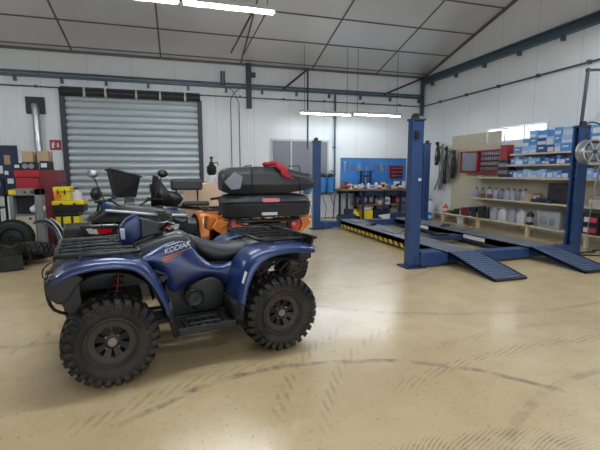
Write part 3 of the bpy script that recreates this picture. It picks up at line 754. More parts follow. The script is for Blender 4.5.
blackq = make_quad('black quad bike seen from behind with red and white tail lamps, behind the blue one', 'quad bike', (-.60, 5.58, 0), R(98), 'black_gloss', cowl='black', mirrors=True, screen=True, rear_rack=False, stance=.44)
orangeq = make_quad('orange quad bike facing away under the stacked black cargo cases', 'quad bike', (.84, 5.74, 0), R(99), 'orange', lens='round', cowl='orange', stance=.46)

# stacked cargo cases on the orange quad
def case_shape(L, W, H, taper, chin, nose=0.):
    g = G(); secs = []
    for u, k, dz in ((-1,.35,.0),(-.93,.7,0),(-.8,.92,0),(-.3,1,0),(.3,1,0),(.8,.92,0),(.93,.7,0),(1,.35,0)):
        w = W/2*(.6+.4*k); h = H*(.45+.55*k); x = u*L/2
        if u > .2: h *= 1-nose*((u-.2)/.8)**1.3
        z0 = (H*(.45+.55*k)-h)*.3 + (H-H*(.45+.55*k))*taper
        secs.append([(x,-w*.86,z0),(x,-w,z0+h*chin),(x,-w*.94,z0+h*.75),(x,-w*.7,z0+h),(x,w*.7,z0+h),(x,w*.94,z0+h*.75),(x,w,z0+h*chin),(x,w*.86,z0)])
    g.loft(secs); return g
t = thing('cargo_case', 'lower black hard cargo case with a red reflector on the orange quad rack', 'cargo case', (1.0, 4.95, .925))
obj('shell', case_shape(1.06,.62,.27,.25,.55), 'dark', t, smooth=35, bevel=.008)
obj('seam', case_shape(1.085,.64,.03,.5,.5), 'black_gloss', t, loc=(0,0,.16), smooth=35)
obj('reflector', G().b2(-.1,.1,-.325,-.295,.19,.235), 'red_lens', t, loc=(.02,-.005,-.01), label='red reflector strip')
obj('latch', G().b2(-.09,.09,-.345,-.30,.03,.06), 'print_white', t, label='pale latch plate')
t = thing('cargo_case', 'upper grey-black hard cargo case resting on the lower one, under a red cloth', 'cargo case', (1.03, 4.98, 1.198))
M['case_grey'] = mat('case_grey', (.026,.028,.033), .42, var=.15)
sh = obj('shell', case_shape(1.12,.66,.32,.3,.35,.5), 'case_grey', t, smooth=35, bevel=.01)
for x in (-.22,.36): obj('strap', G().tube([(x,-.285,.0),(x,-.345,.11),(x,-.33,.24),(x,-.24,.328),(x,.24,.328)], .008, 6), 'cowl', t)
obj('side_lid', G().prism([(-.545,.14),(-.42,.25),(-.33,.2),(-.36,.06),(-.47,.05)], 1, -.345, -.31), 'grey_pl', t, bevel=.01)
g = G(); secs = []
pts = [(0,-.05,.335),(.06,-.18,.335),(.1,-.26,.325),(.14,-.32,.28),(.17,-.35,.22),(.2,-.355,.17)]
for i, (x,y,z) in enumerate(smoothline(pts,3)):
    w = .05+.015*math.sin(i*1.7); secs.append([(x-w,y,z+.004),(x-w*.4,y-.012,z+.022),(x,y,z+.012),(x+w*.4,y-.012,z+.025),(x+w,y,z+.004)])
g.loft(secs, cap=False, closed=False)
g.tube(smoothline([(.0,-.1,.345),(-.05,-.18,.345),(.02,-.25,.345),(.09,-.2,.36),(.04,-.12,.36)],4), .022, 8)
o = obj('red_cloth', g, 'red_cloth', None, solid=.008, smooth=180, loc=t.location); tag(o, 'crumpled red cloth draped over the top of the upper cargo case', 'cloth')

# black fairing lying over the black quad's tail
g = G(); a0 = Vector((-.93,4.86,.905))
secs = []
for u, h, d in ((0,.02,.28),(.15,.14,.34),(.35,.19,.38),(.6,.15,.38),(.85,.10,.36),(1.02,.03,.3)):
    secs.append([(u,0,0),(u,.01,h*.7),(u,.1,h),(u,d*.8,h*.9),(u,d,0)])
g.loft(secs); t = thing('body_fairing', 'black body fairing with a pale edge lying across the black quad rack', 'fairing', a0)
obj('shell', g, 'black', t, smooth=60)
g = G(); g.tube(smoothline([(.15,-.012,.13),(.4,-.012,.10),(.65,-.012,.07),(1.0,-.01,.05)],4), .016, 8); obj('pale_edge', g, 'white_pl', t, smooth=60)
t2 = rack(blackq, -.50, -.98, .42, .885, 6, 'rear_rack')

# black crate and scooter behind
p = at(124,186,1,6.2)
t = thing('storage_crate', 'open black plastic crate standing tilted above the black quad, before the shutter', 'crate', (p.x, 6.2, 1.1), R(20))
g = G()
for i,(w0,z0,w1,z1) in enumerate([(.13,0,.19,.36)]):
    A = [(x*w0,y*w0*.8) for x,y in ((-1,-1),(1,-1),(1,1),(-1,1))]; B = [(x*w1,y*w1*.8) for x,y in ((-1,-1),(1,-1),(1,1),(-1,1))]
    zt = [z1+.04,z1-.08,z1-.04,z1+.02]
    g.loft([[(*a,z0) for a in A],[(b[0],b[1],z) for b,z in zip(B,zt)],[(b[0]*.92,b[1]*.92,z) for b,z in zip(B,zt)],[(*[c*.92 for c in a],z0+.02) for a in A]])
obj('body', g, 'black', t, bevel=.006)
g = G(); g.tube([(-.2,-.165,.4),(.2,-.165,.285),(.2,.165,.32),(-.2,.165,.38)], .014, 8, closed=True); obj('rim', g, 'cowl', t)
def scooter(name, label, cat, loc, rz, body, mirror):
    t = thing(name, label, cat, loc, rz)
    for x in (.6,-.6):
        w = obj('wheel', G().lathe([(.19,-.05),(.27,-.055),(.30,0),(.27,.055),(.19,.05)], 'y', (x,0,.30), 32, cap=False), 'rubber_old', t, smooth=60)
        obj('rim', G().lathe([(.19,-.04),(.17,0),(.19,.04)], 'y', (x,0,.30), 24, cap=False).box((x,0,.3),(.36,.03,.04)).box((x,0,.3),(.04,.03,.36)), 'alu', w)
    g = G(); g.tube([(.6,.07,.3),(.42,.07,.95)], .022); g.tube([(.6,-.07,.3),(.42,-.07,.95)], .022); obj('fork', g, 'steel_black', t)
    g = G(); g.loft([[(x,-w,z0),(x,-w*.8,z1),(x,w*.8,z1),(x,w,z0)] for x,w,z0,z1 in ((.42,.08,.7,.95),(.2,.14,.5,.86),(-.1,.15,.4,.76),(-.5,.13,.5,.8),(-.85,.06,.72,.86))])
    obj('body', g, body, t, bevel=.03)
    g = G(); g.loft([[(x,-w,z0),(x,-w*.8,z1),(x,w*.8,z1),(x,w,z0)] for x,w,z0,z1 in ((.1,.1,.78,.86),(-.2,.13,.74,.82),(-.6,.12,.78,.88))]); obj('seat', g, 'seat', t, bevel=.02)
    g = G(); g.tube(smoothline([(.28,-.36,1.02),(.4,-.15,1.04),(.4,.15,1.04),(.28,.36,1.02)],4), .012); obj('handlebar', g, 'steel_black', t, smooth=60)
    obj('headlight', G().ball((.5,0,1.08),.14,(.6,1,.8)), 'black', t, smooth=180)
    for s in ():
        g = G(); g.tube([(.3,s*.28,1.03),(.33,s*.34,1.2),(.3,s*.38,1.36)], .007); a = obj('mirror_arm', g, 'steel_black', t)
        obj('mirror', G().ball((.3,s*.40,1.42),.075,(.3,1,.6)), mirror, a, smooth=180)
    return t
scooter('scooter', 'blue and black scooter with round black headlight standing behind the black quad', 'scooter', (-.88, 7.55, 0), R(165), 'blue_paint', 'alu')
# low blue quad / sled left of the black quad: a tyre and guard
t = thing('motorcycle', 'dark dismantled motorcycle with handlebars between crate and black wind deflector', 'motorcycle', (-.1, 8.0, 0), R(175))
for x in (.55,-.6): obj('wheel', G().lathe([(.22,-.05),(.29,-.055),(.31,0),(.29,.055),(.22,.05)], 'y', (x,0,.31), 30, cap=False), 'rubber_old', t, smooth=60)
g = G(); g.tube([(.55,.08,.31),(.3,.08,1.0)], .022); g.tube([(.55,-.08,.31),(.3,-.08,1.0)], .022); g.tube([(.3,0,.9),(-.1,0,.8),(-.55,0,.75)], .03); g.tube([(.3,0,.85),(.1,0,.35),(-.3,0,.35),(-.6,0,.31)], .025); obj('frame', g, 'steel_black', t)
obj('engine', G().box((0,0,.5),(.35,.26,.32)), 'engine', t, bevel=.03)
obj('tank', G().ball((.08,0,.95),.2,(1.2,.7,.75)), 'black', t, smooth=180)
obj('seat', G().box((-.4,0,.86),(.5,.24,.08)), 'seat', t, bevel=.03)
g = G(); g.tube(smoothline([(.2,-.4,1.1),(.32,-.15,1.08),(.32,.15,1.08),(.2,.4,1.1)],4), .012); obj('handlebar', g, 'steel_black', t)
obj('instrument', G().box((.36,0,1.16),(.1,.22,.16)), 'black', t, bevel=.02)

# cardboard sheet, cushion, sprayer by the shutter
p0 = at(183,183,1,8.6); p1 = at(226,207,1,8.6)
t = thing('plywood_crate', 'pale brown plywood crate behind the orange quad, under the black sprayer', 'crate', ((p0.x+p1.x)/2, 8.75, 0))
hw = (p1.x-p0.x)/2
g = G(); g.b2(-hw,hw,-.15,.35,.1,p0.z); obj('box', g, 'plywood', t, bevel=.008)
g = G()
for x in (-hw+.08, hw-.08): g.b2(x-.05,x+.05,-.13,.33,0,.1)
obj('foot', g, 'plywood', t)
q0 = at(172,179,1,8.3); q1 = at(201,190,1,8.3)
t = thing('passenger_backrest', 'dark grey padded backrest leaning behind the orange quad, left of the plywood crate', 'backrest', ((q0.x+q1.x)/2, 8.3, 0))
obj('pad', G().b2(-.3,.3,-.07,.07,q1.z,q0.z), 'cowl', t, bevel=.04)
g = G(); g.tube([(-.2,0,q1.z+.02),(-.2,.0,.02),(.2,0,.02),(.2,0,q1.z+.02)], .016, 8); g.b2(-.25,.25,-.15,.15,0,.03); obj('stand', g, 'steel_black', t)
s0 = at(212,184,1,8.85)
t = thing('pump_sprayer', 'small black and white pump sprayer standing on the plywood crate', 'sprayer', (s0.x, 8.85, p0.z))
obj('base', G().lathe([(.09,0),(.1,.02),(.1,.12),(.06,.16)], 'z', n=20), 'white_pl', t, smooth=40)
g = G(); g.lathe([(.06,.15),(.1,.2),(.1,.33),(.05,.38),(.05,.42),(.02,.44),(.02,.5),(.035,.5),(.035,.54)], 'z', n=18); g.tube([(.02,0,.4),(.12,0,.42),(.14,0,.36)],.012); obj('pump', g, 'black', t, smooth=40)

# ------------------------------------------------------------------ left background
YL = 9.2
a = at(13,167,1,YL); b_ = at(40,205,1,YL); c = at(50,205,1,YL+.0)
wR = b_.x-a.x
t = thing('parts_washer', 'tall red steel cabinet against the wall behind the grey press', 'cabinet', (a.x, YL, 0))
H0 = at(25,189,1,YL).z; HT = at(25,170,1,YL).z
obj('body', G().b2(0,wR+.32,.06,.8,0,HT), 'red_deep', t, bevel=.01)
obj('door', G().b2(.02,wR+.0,.02,.06,H0-.02,HT-.16), 'red', t, bevel=.008)
obj('top_panel', G().b2(0,wR+.02,.02,.06,HT-.14,HT), 'red', t, bevel=.005)
obj('lower_door', G().b2(.02,wR,.02,.06,.1,H0-.04), 'red', t, bevel=.008)
zt = HT
def onbox(px0, px1, pyt, y, nm, label, cat, m, z=None, dep=.3, lid=None):
    z = zt if z is None else z
    A = at(px0,pyt,1,y); B = at(px1,pyt,1,y)
    t = thing(nm, label, cat, ((A.x+B.x)/2, y+dep/2, z)); w = (B.x-A.x)/2; h = max(.05, A.z-z)
    obj('body', G().b2(-w,w,-dep/2,dep/2,0,h), m, t, bevel=.006)
    if lid == 'tape': obj('tape', G().b2(-w-.002,w+.002,-.03,.03,h-.06,h+.003), 'shelf_wood', t)
    if lid == 'radio':
        g = G()
        for k in (-.5,.5): g.lathe([(h*.34,-dep/2-.004),(h*.34,-dep/2-.012),(h*.2,-dep/2-.006)], 'y', (k*w,0,h*.5), 18)
        obj('speaker', g, 'grey_pl', t); obj('handle', G().b2(-w*.5,w*.5,-.02,.02,h,h+.03), 'black', t)
    if lid == 'print': obj('print', G().b2(-w*.7,w*.5,-dep/2-.004,-dep/2,h*.3,h*.75), 'print_white', t)
    return t, h
r, h1 = onbox(13,21,163,YL+.1,'battery_charger','black and white battery charger left on top of the red cabinet','charger','black',lid='print')
r, h1 = onbox(21.5,34,162,YL+.1,'radio','black radio box between the charger and the dark case on the red cabinet','radio','black',lid='radio')
onbox(21,32,151,YL+.12,'cardboard_box','small cardboard box standing on the black radio','box','card',z=zt+h1,lid='tape')
r, h2 = onbox(39,49,161,YL+.1,'tool_case','dark square case on the right end of the red cabinet','case','dark',lid='print')
onbox(37.5,48,151,YL+.12,'cardboard_box','cardboard box on the dark case beside the flue pipe','box','card',z=zt+h2,lid='tape')
# black notice board with posters at the left edge
a = at(-14,145,1,DB-.03); b_ = at(21,196,1,DB-.03)
t = thing('notice_board', 'dark notice board with small posters at the left edge of the photo', 'notice board', ((a.x+b_.x)/2, DB-.02, (a.z+b_.z)/2))
w = (b_.x-a.x)/2; h = (a.z-b_.z)/2
obj('panel', G().b2(-w,w,-.015,.015,-h,h), 'dark_blue', t)
for k,(x0,x1,z0,z1,m) in enumerate([(.1,.5,.25,.62,'card'),(-.9,-.45,.1,.6,'print_white'),(-.35,-.05,-.1,.2,'print_white'),(.2,.6,-.5,-.3,'print_white'),(-.8,-.3,-.6,-.35,'box_blue2'),(0.05,.3,-.15,0,'print_white')]):
    obj('poster', G().b2(x0*w,x1*w,-.022,-.016,z0*h,z1*h), m, t)
# black shelf rack at left edge with motor parts
t = thing('parts_rack', 'black steel rack with small white items at the left edge beside the red cabinet', 'rack', (-4.0, 9.9, 0))
g = G()
for x in (-.45,.45):
    for y in (-.2,.2): g.b2(x-.02,x+.02,y-.02,y+.02,0,1.3)
for z in (.3,.7,1.0,1.28): g.b2(-.47,.47,-.22,.22,z,z+.03)
obj('frame', g, 'dark', t)
for k in range(9):
    z = (.33,.73,1.03)[k%3]; x = -.3+.28*(k//3)+random.uniform(-.04,.04)
    m = ('dark_blue','black','print_white')[k%3] if k%2 else 'dark'
    o = obj('parts_box', G().b2(-.1,.1,-.12,.12,0,.2+.03*(k%2)), m, None, bevel=.008, loc=(-4.0+x,9.85,z))
    tag(o, ('dark','navy','pale')[0 if m in('dark','black') else (1 if m=='dark_blue' else 2)]+' parts box on the %s shelf of the black steel rack, %s along' % (('lowest','middle','upper')[k%3], ('first','second','third')[k//3]), 'box', 'boxes on the black rack')
# grey press with cream door
a = at(8,189,1,8.6); b_ = at(41,189,1,8.6); zt2 = a.z; wx = b_.x-a.x
t = thing('steel_cabinet', 'grey steel workshop cabinet with a dark recess and a cream lower door', 'cabinet', (a.x, 8.6, 0))
g = G(); g.b2(0,wx,0,.2,zt2-.12,zt2); g.b2(0,.06,0,.2,0,zt2); g.b2(wx-.12,wx,0,.2,0,zt2); g.b2(0,wx,.19,.2,0,zt2); g.b2(0,wx,0,.2,.02,.1); g.b2(.06,wx-.12,.02,.2,.645,.67)
obj('body', g, 'grey_paint', t, bevel=.006)
obj('recess', G().b2(.06,wx-.12,.16,.185,.66,zt2-.12), 'dark', t)
obj('door', G().b2(.08,wx-.14,-.01,.02,.1,.64), 'cream', t, bevel=.006)
obj('door_knob', G().cyl((wx-.2,-.05,.6),(wx-.2,-.01,.6),.02), 'black', t)
obj('control_panel', G().b2(.0,.12,-.008,0,zt2-.1,zt2-.02), 'yellow_plastic', t, label='yellow corner plate')
for k in range(4): obj('knob', G().cyl((.26+.12*k,-.02,zt2-.06),(.26+.12*k,0,zt2-.06),.018+.008*(k==1)), 'black', t)
g = G(); g.ball((.35,.09,.76),.06,(1,1,1.1)); g.ball((.5,.09,.77),.05,(1,1,1.2)); g.tube([(.35,.09,.82),(.42,.09,.9),(.5,.09,.83)],.012)
o = obj('hose_fitting', g, 'print_white', t, smooth=180)
# tyres, engines and a scrap mudguard in front
def old_tyre(label, loc, rot, r=.3, w=.2, n=22):
    me_name = 'spare_tyre'; t = thing(me_name, label, 'tyre', loc); t.rotation_euler = rot
    g = G(); h = w/2; g.lathe([(r*.56,-h*.7),(r*.6,-h),(r*.85,-h),(r*.97,-h*.7),(r,0),(r*.97,h*.7),(r*.85,h),(r*.6,h),(r*.56,h*.7),(r*.62,0)], 'y', n=40, cap=False)
    for v in (0,): pass
    obj('casing', g, 'rubber_old', t, smooth=50)
    g = G()
    for k in range(n):
        for s in (-1,1):
            a = 2*PI*(k+.25*s)/n; c, s_ = math.cos(a), math.sin(a)
            g.box((c*r,s*h*.42,s_*r),(.04,h*.75,.045),(0,-a,s*.25))
    obj('tread', g, 'rubber_old', t)
    g = G(); g.lathe([(r*.57,-h*.6),(r*.5,-.02),(r*.18,-.03),(r*.15,.02),(.001,.02)], 'y', n=24, cap=False); g.lathe([(r*.57,h*.6),(r*.5,.02)], 'y', n=24, cap=False)
    obj('rim', g, 'engine', t, smooth=40)
    return t
old_tyre('black knobbly tyre standing upright in front of the grey cabinet at the left', (at(8,240,1,7.9).x, 8.1, .31), (0,0,R(12)), .31, .2)
old_tyre('black tyre lying tilted on the floor nearest the dismantled parts at left', (at(38,255,1,7.75).x+.05, 7.35, .2), (R(68),0,R(10)), .28, .2)
old_tyre('black tyre at the very left edge of the photo, leaning back', (at(-22,250,1,7.9).x, 7.7, .33), (R(-15),0,R(30)), .3, .22)
p = at(4,252,1,7.2)
t = thing('engine_block', 'dismantled dark engine block lying on the floor at the left edge', 'engine', (at(13,258,1,6.9).x-.12, 6.95, 0), R(20))
g = G(); g.box((0,0,.12),(.42,.3,.22)); g.box((.08,0,.27),(.2,.2,.14),(0,.3,0))
for k in range(5): g.box((.08,0,.22+.03*k),(.24,.24,.008),(0,.3,0))
obj('block', g, 'engine', t, bevel=.02)
g = G(); g.cyl((-.1,-.18,.14),(-.1,.18,.14),.09); g.cyl((.12,-.17,.1),(.12,.17,.1),.05); obj('side_cover', g, 'engine', t, smooth=40)
g = G(); g.tube(smoothline([(.1,-.1,.33),(.2,-.2,.36),(.3,-.15,.2),(.25,-.05,.05)],4), .02); obj('exhaust', g, 'steel_black', t)
p = at(24,247,1,7.3)
t = thing('gearbox_part', 'grimy gearbox housing with pale bolts on the floor beside the engine block', 'machine part', (p.x-.2, 7.75, 0), R(-15))
g = G(); g.lathe([(.16,0),(.18,.05),(.15,.14),(.07,.18),(.07,.28),(.03,.3)], 'z', n=22); g.box((.12,0,.06),(.2,.12,.1)); obj('housing', g, 'engine', t, smooth=40)
g = G()
for k in range(8): a = PI/4*k; g.cyl((.14*math.cos(a),.14*math.sin(a),.12),(.14*math.cos(a),.14*math.sin(a),.16),.012,n=6)
obj('bolt', g, 'alu', t)
p = at(54,232,1,7.9)
t = thing('mudguard', 'curved black plastic mudguard with pale stripes propped beside the yellow cases', 'mudguard', (p.x, 7.9, 0), R(-35))
g = G(); secs = []
for i in range(9):
    a = R(-10+120*i/8); x = -.2+.42*math.cos(a); z = .06+.5*math.sin(a); secs.append([(x,-.11,z-.03),(x*1.05,-.06,z+.01),(x*1.07,.06,z+.01),(x,.11,z-.03)])
zmin = min(v[2] for s_ in secs for v in s_); secs = [[(x,y,z-zmin) for x,y,z in s_] for s_ in secs]
g.loft(secs, cap=False, closed=False); obj('shell', g, 'black_gloss', t, solid=.012, smooth=180)
g = G()
for y in (-.04,.05): g.tube([(-.2+.45*math.cos(R(a)),y,.06+.54*math.sin(R(a))-zmin+.005) for a in range(10,90,10)], .008, 6)
obj('stripe', g, 'print_white', t)
# yellow cases
def case(label, px0, px1, pyt, pyb, y, m, band, nm='tool_case', z0=None, fig=False):
    A = at(px0,pyt,1,y); B = at(px1,pyb,1,y); z = B.z if z0 is None else z0
    t = thing(nm, label, 'case', ((A.x+B.x)/2, y+.2, z)); w = (B.x-A.x)/2; h = A.z-z
    ls = .8 if fig else .62
    obj('body', G().b2(-w,w,-.2,.2,0,h*ls), m, t, bevel=.015)
    obj('lid', G().b2(-w-.01,w+.01,-.21,.21,h*(ls+.02),h), band, t, bevel=.015)
    obj('latch', G().b2(-w*.5,-w*.35,-.225,-.2,h*.45,h*.8).b2(w*.35,w*.5,-.225,-.2,h*.45,h*.8), 'black', t)
    if fig: obj('emblem', G().prism([(-.1,.0),(-.04,.03),(.06,.02),(.1,.07),(.07,.09),(-.06,.08),(-.1,.1),(-.12,.05)], 1, -.206, -.2), 'black', t, loc=(0,0,h*.2))
    return t, h
YC = 8.75
zl = at(70,232,1,YC).z
A = at(54,232,1,YC); B = at(80,232,1,YC)
t0 = thing('tool_case', 'large black lower case carrying the stack of yellow tool cases', 'case', ((A.x+B.x)/2, YC+.2, 0)); ww_ = (B.x-A.x)/2
obj('body', G().b2(-ww_,ww_,-.21,.21,0,zl*.6), 'black', t0, bevel=.015); obj('lid', G().b2(-ww_-.01,ww_+.01,-.22,.22,zl*.62,zl), 'dark', t0, bevel=.015); obj('latch', G().b2(-.05,.05,-.235,-.21,zl*.45,zl*.75), 'grey_pl', t0)
zb = zl
t1, h = case('yellow tool case with black emblem, on the large black case left of the quads', 55,80,213,232,YC,'yellow_plastic','black',z0=zl,fig=True); zb += h
t2_, h = case('black tool case with yellow lid in the middle of the yellow stack', 52,84,201,213,YC,'black','yellow_plastic',z0=zb,nm='tool_case'); zb += h
t3_, h = case('small yellow case on top of the stack of tool cases', 53,70,187,201,YC,'yellow_plastic','yellow_plastic',z0=zb); zb3 = zb+h
obj('carry_handle', G().tube([(-.07,0,h),(-.06,0,h+.05),(.06,0,h+.05),(.07,0,h)], .012, 8), 'black', t3_)
obj('print', G().b2(-.13,.0,-.225,-.208,h*.2,h*.5), 'orange_pl', t3_)
p = at(74,196,1,YC)
t = thing('white_canister', 'pale grey canister beside the small yellow case', 'canister', (p.x, YC+.2, zb)); obj('body', G().lathe([(.1,0),(.1,.14),(.04,.18),(.04,.22)], 'z', n=18), 'white_pl', t, smooth=40); obj('cap', G().cyl((0,0,.21),(0,0,.24),.045), 'black', t)

# ------------------------------------------------------------------ four-post lift
LX0, LX1, LY0, LY1 = 3.355, 6.66, 5.42, 9.85
CH = 2.2
lift = thing('car_lift', 'navy blue four-post car lift with two low runways and ramps', 'car lift', ((LX0+LX1)/2, (LY0+LY1)/2, 0))
lo = Vector(lift.location)
def column(x, y, s, w=.09):
    """s=+1 open side faces +x (towards the inside)"""
    g = G(); d = .075
    # C-section
    poly = [(x-s*w,y-d),(x+s*w,y-d),(x+s*w,y-d+.04),(x-s*w+s*.03,y-d+.03),(x-s*w+s*.03,y+d-.03),(x+s*w,y+d-.04),(x+s*w,y+d),(x-s*w,y+d)]
    poly = [(a-lo.x,b-lo.y) for a,b in poly]
    g.prism(poly, 2, .02, CH)
    o = obj('column', g, 'lift', lift, bevel=.008)
    X, Y = x-lo.x, y-lo.y
    obj('base_plate', G().b2(X-.16,X+.16,Y-.16,Y+.16,0,.02), 'lift_dark', o, bevel=.003)
    obj('top_cap', G().b2(X-.105,X+.105,Y-.09,Y+.09,CH,CH+.03), 'lift_dark', o, bevel=.004)
    g = G(); g.b2(X-.03,X+.03,Y-.02,Y+.02,.03,CH)
    for k in range(18): g.b2(X-.05,X+.05,Y-.035,Y+.035,.15+k*.11,.19+k*.11)
    obj('lock_ladder', g, 'lift_dark', o)
    obj('cable_pulley', G().cyl((X-s*.02,Y-.03,CH+.06),(X-s*.02,Y+.03,CH+.06),.05,n=16).b2(X-.06,X+.02,Y-.05,Y-.035,CH+.02,CH+.1), 'black', o)
    return o
cols = [column(LX0+.045,LY0,1), column(LX1-.055,LY0,-1,.11), column(LX0,LY1,1), column(LX1-.14,LY1,-1)]
X, Y = LX0+.045-lo.x, LY0-lo.y
obj('switch_box', G().b2(X-.07,X-.01,Y-.11,Y-.075,1.93,2.05), 'black', cols[0], bevel=.005)
obj('rating_plate', G().b2(X+.02,X+.07,Y-.081,Y-.074,1.32,1.36), 'print_white', cols[0], label='small pale plate')
zr = .22
for i, y in enumerate((LY0, LY1)):
    g = G(); g.b2(LX0+.05-lo.x, LX1-.05-lo.x, y-.1-lo.y, y+.1-lo.y, .04, .19)
    b = obj('cross_beam', g, 'lift', lift, bevel=.006)
    if i == 0: obj('end_bracket', G().b2(LX0+.14-lo.x,LX0+.5-lo.x,y-.13-lo.y,y+.13-lo.y,.02,.24), 'lift', b, bevel=.01)
    else: obj('end_bracket', G().b2(LX0+.14-lo.x,LX0+.4-lo.x,y-.14-lo.y,y+.14-lo.y,.02,.2), 'lift', b, bevel=.01)
for i, (x0, x1) in enumerate(((3.98,4.50),(5.56,6.08))):
    y0, y1 = LY0-.12, LY1+.15
    g = G(); g.b2(x0-lo.x,x1-lo.x,y0-lo.y,y1-lo.y,.10,zr-.012)
    g.b2(x0-lo.x,x0+.03-lo.x,y0-lo.y,y1-lo.y,.05,zr-.012); g.b2(x1-.03-lo.x,x1-lo.x,y0-lo.y,y1-lo.y,.05,zr-.012)
    rw = obj('runway', g, 'lift_dark', lift, bevel=.004)
    g = G(); g.b2(x0-lo.x,x1-lo.x,y0-lo.y,y1-lo.y,zr-.012,zr); obj('deck_plate', g, 'runway', rw)
    for ya_, yb_ in ((7.2,7.75),(9.0,9.5)): obj('turn_plate', G().b2(x0+.12-lo.x,x1-.12-lo.x,ya_-lo.y,yb_-lo.y,zr,zr+.02), 'runway', rw, bevel=.004)
    g = G(); g.b2(x0-.012-lo.x,x0-lo.x,y1-.3-lo.y,y1-lo.y,.05,.3); g.b2(x1-lo.x,x1+.012-lo.x,y1-.3-lo.y,y1-lo.y,.05,.3); g.b2(x0-lo.x,x1-lo.x,y1-.02-lo.y,y1-lo.y,.05,.34)
    obj('wheel_stop', g, 'lift_dark', rw)
    if i == 0:
        g = G(); k = 0
        y = y0+.25
        while y < y1-.25:
            yy = y-lo.y; xx = x0-.006-lo.x
            g.loft([[(xx,yy,.045),(xx,yy+.1,.045),(xx,yy+.17,.125),(xx,yy+.07,.125)],[(xx+.004,yy,.045),(xx+.004,yy+.1,.045),(xx+.004,yy+.17,.125),(xx+.004,yy+.07,.125)]])
            y += .21
        obj('hazard_marking', g, 'yellow', rw, label='yellow hazard stripes')
    # ramp
    g = G(); yb = 4.32
    a0, a1 = y0-lo.y, yb-lo.y
    g.prism([(a0,zr),(a0,zr-.045),(a1,.0),(a1,.028)], 0, x0-.005-lo.x, x1+.005-lo.x)
    rp = obj('ramp', g, 'ramp', rw, bevel=.003)
    for e in (x0-.005, x1-.015): obj('ramp_edge', G().prism([(a0,zr+.012),(a0,zr-.05),(a1,.0),(a1,.04)], 0, e-lo.x, e+.02-lo.x), 'lift_dark', rp)
    g = G()
    for k in range(14):
        t_ = (k+.5)/14; yy = a0+(a1-a0)*t_; zz = zr+(.028-zr)*t_
        g.box(((x0+x1)/2-lo.x,yy,zz+.002),(x1-x0-.08,.014,.006))
    obj('ramp_grip', g, 'lift_dark', rp)
    obj('ramp_roller', G().cyl((x0-lo.x,a1+.0,.022),(x1-lo.x,a1+.0,.022),.02,n=12), 'black', rp)
    # white lamp/ sliding jack tray on inner flank
g = G(); g.b2(4.6-lo.x,5.5-lo.x,6.9-lo.y,7.2-lo.y,.09,.18); jb = obj('jack_beam', g, 'lift_dark', lift, bevel=.01)
obj('jack_pad', G().b2(4.9-lo.x,5.2-lo.x,6.95-lo.y,7.15-lo.y,.18,.21), 'black', jb)
obj('light_strip', G().b2(5.543-lo.x,5.56-lo.x,6.35-lo.y,6.95-lo.y,.12,.19), 'print_white', lift, label='pale strip light on the runway flank')
obj('light_strip', G().b2(5.543-lo.x,5.56-lo.x,8.2-lo.y,8.7-lo.y,.12,.19), 'print_white', lift, label='pale strip light on the runway flank')
for i, (x, y, lb) in enumerate(((4.25,8.55,'farther'),(4.3,7.15,'nearer'))):
    t = thing('rubber_chock', 'black rubber wheel chock on the left lift runway, the %s one' % lb, 'wheel chock', (x, y, zr+(.02 if 7.2<y<7.75 else 0)), R(20))
    obj('wedge', G().prism([(-.14,0),(.14,0),(.06,.07),(-.06,.03)], 1, -.08, .08), 'black', t, bevel=.008)
    obj('grip_rib', G().b2(.0,.02,-.085,.085,.03,.06), 'rubber_old', t)
t = thing('rubber_chock', 'black rubber pad on the right lift runway in front of the oil bottles', 'wheel chock', (5.8, 7.9, zr), R(40))
obj('wedge', G().prism([(-.14,0),(.14,0),(.06,.06),(-.06,.03)], 1, -.08, .08), 'black', t, bevel=.008)
# supply pole and hoses at the right front column
pt = at(575,123,1,LY0); pk = at(588,71,1,LY0+.1)
t = thing('hose_mast', 'dark steel mast with angled top above the right lift column', 'mast', (LX1+.0, LY0+.05, CH+.03))
zt_ = pk.z-CH-.03
obj('pole', G().cyl((-.02,0,0),(.03,0,zt_),.028,n=12), 'pipe_dark', t)
g = G(); g.cyl((.03,0,zt_),(.9,-.1,zt_+.06),.025,n=10); g.ball((.03,0,zt_),.04); obj('arm', g, 'pipe_dark', t)
obj('feed_hose', G().tube(smoothline([(.0,-.02,.02),(.12,-.1,.06),(.26,-.2,-.04),(.3,-.22,-.25)],5), .011, 8), 'black', t, smooth=180)
t = thing('air_hose', 'thin blue-grey air hose hanging beside the right lift column to the floor', 'hose', (7.02, 5.45, 0))
g = G(); g.tube(smoothline([(.12,.0,1.95),(.12,.0,1.85),(.1,0,1.6),(.02,0,1.1),(-.1,-.05,.5),(-.16,-.1,.03)],5), .007, 8); obj('hose', g, 'hose_pale', t, smooth=180)
t = thing('power_cable', 'black cable curling over the floor right of the lift column', 'cable', (7.05, 5.35, .012))
g = G(); g.tube(smoothline([(-.3,0,0),(-.1,.15,0),(.15,.1,.0),(.3,.25,0),(.5,.1,0),(.75,.2,0)],5), .011, 8); g.tube(smoothline([(-.3,-.05,.0),(-.05,-.18,0),(.25,-.1,0),(.6,-.25,0),(.8,-.1,0)],5), .011, 8); obj('cable', g, 'black', t, smooth=180)
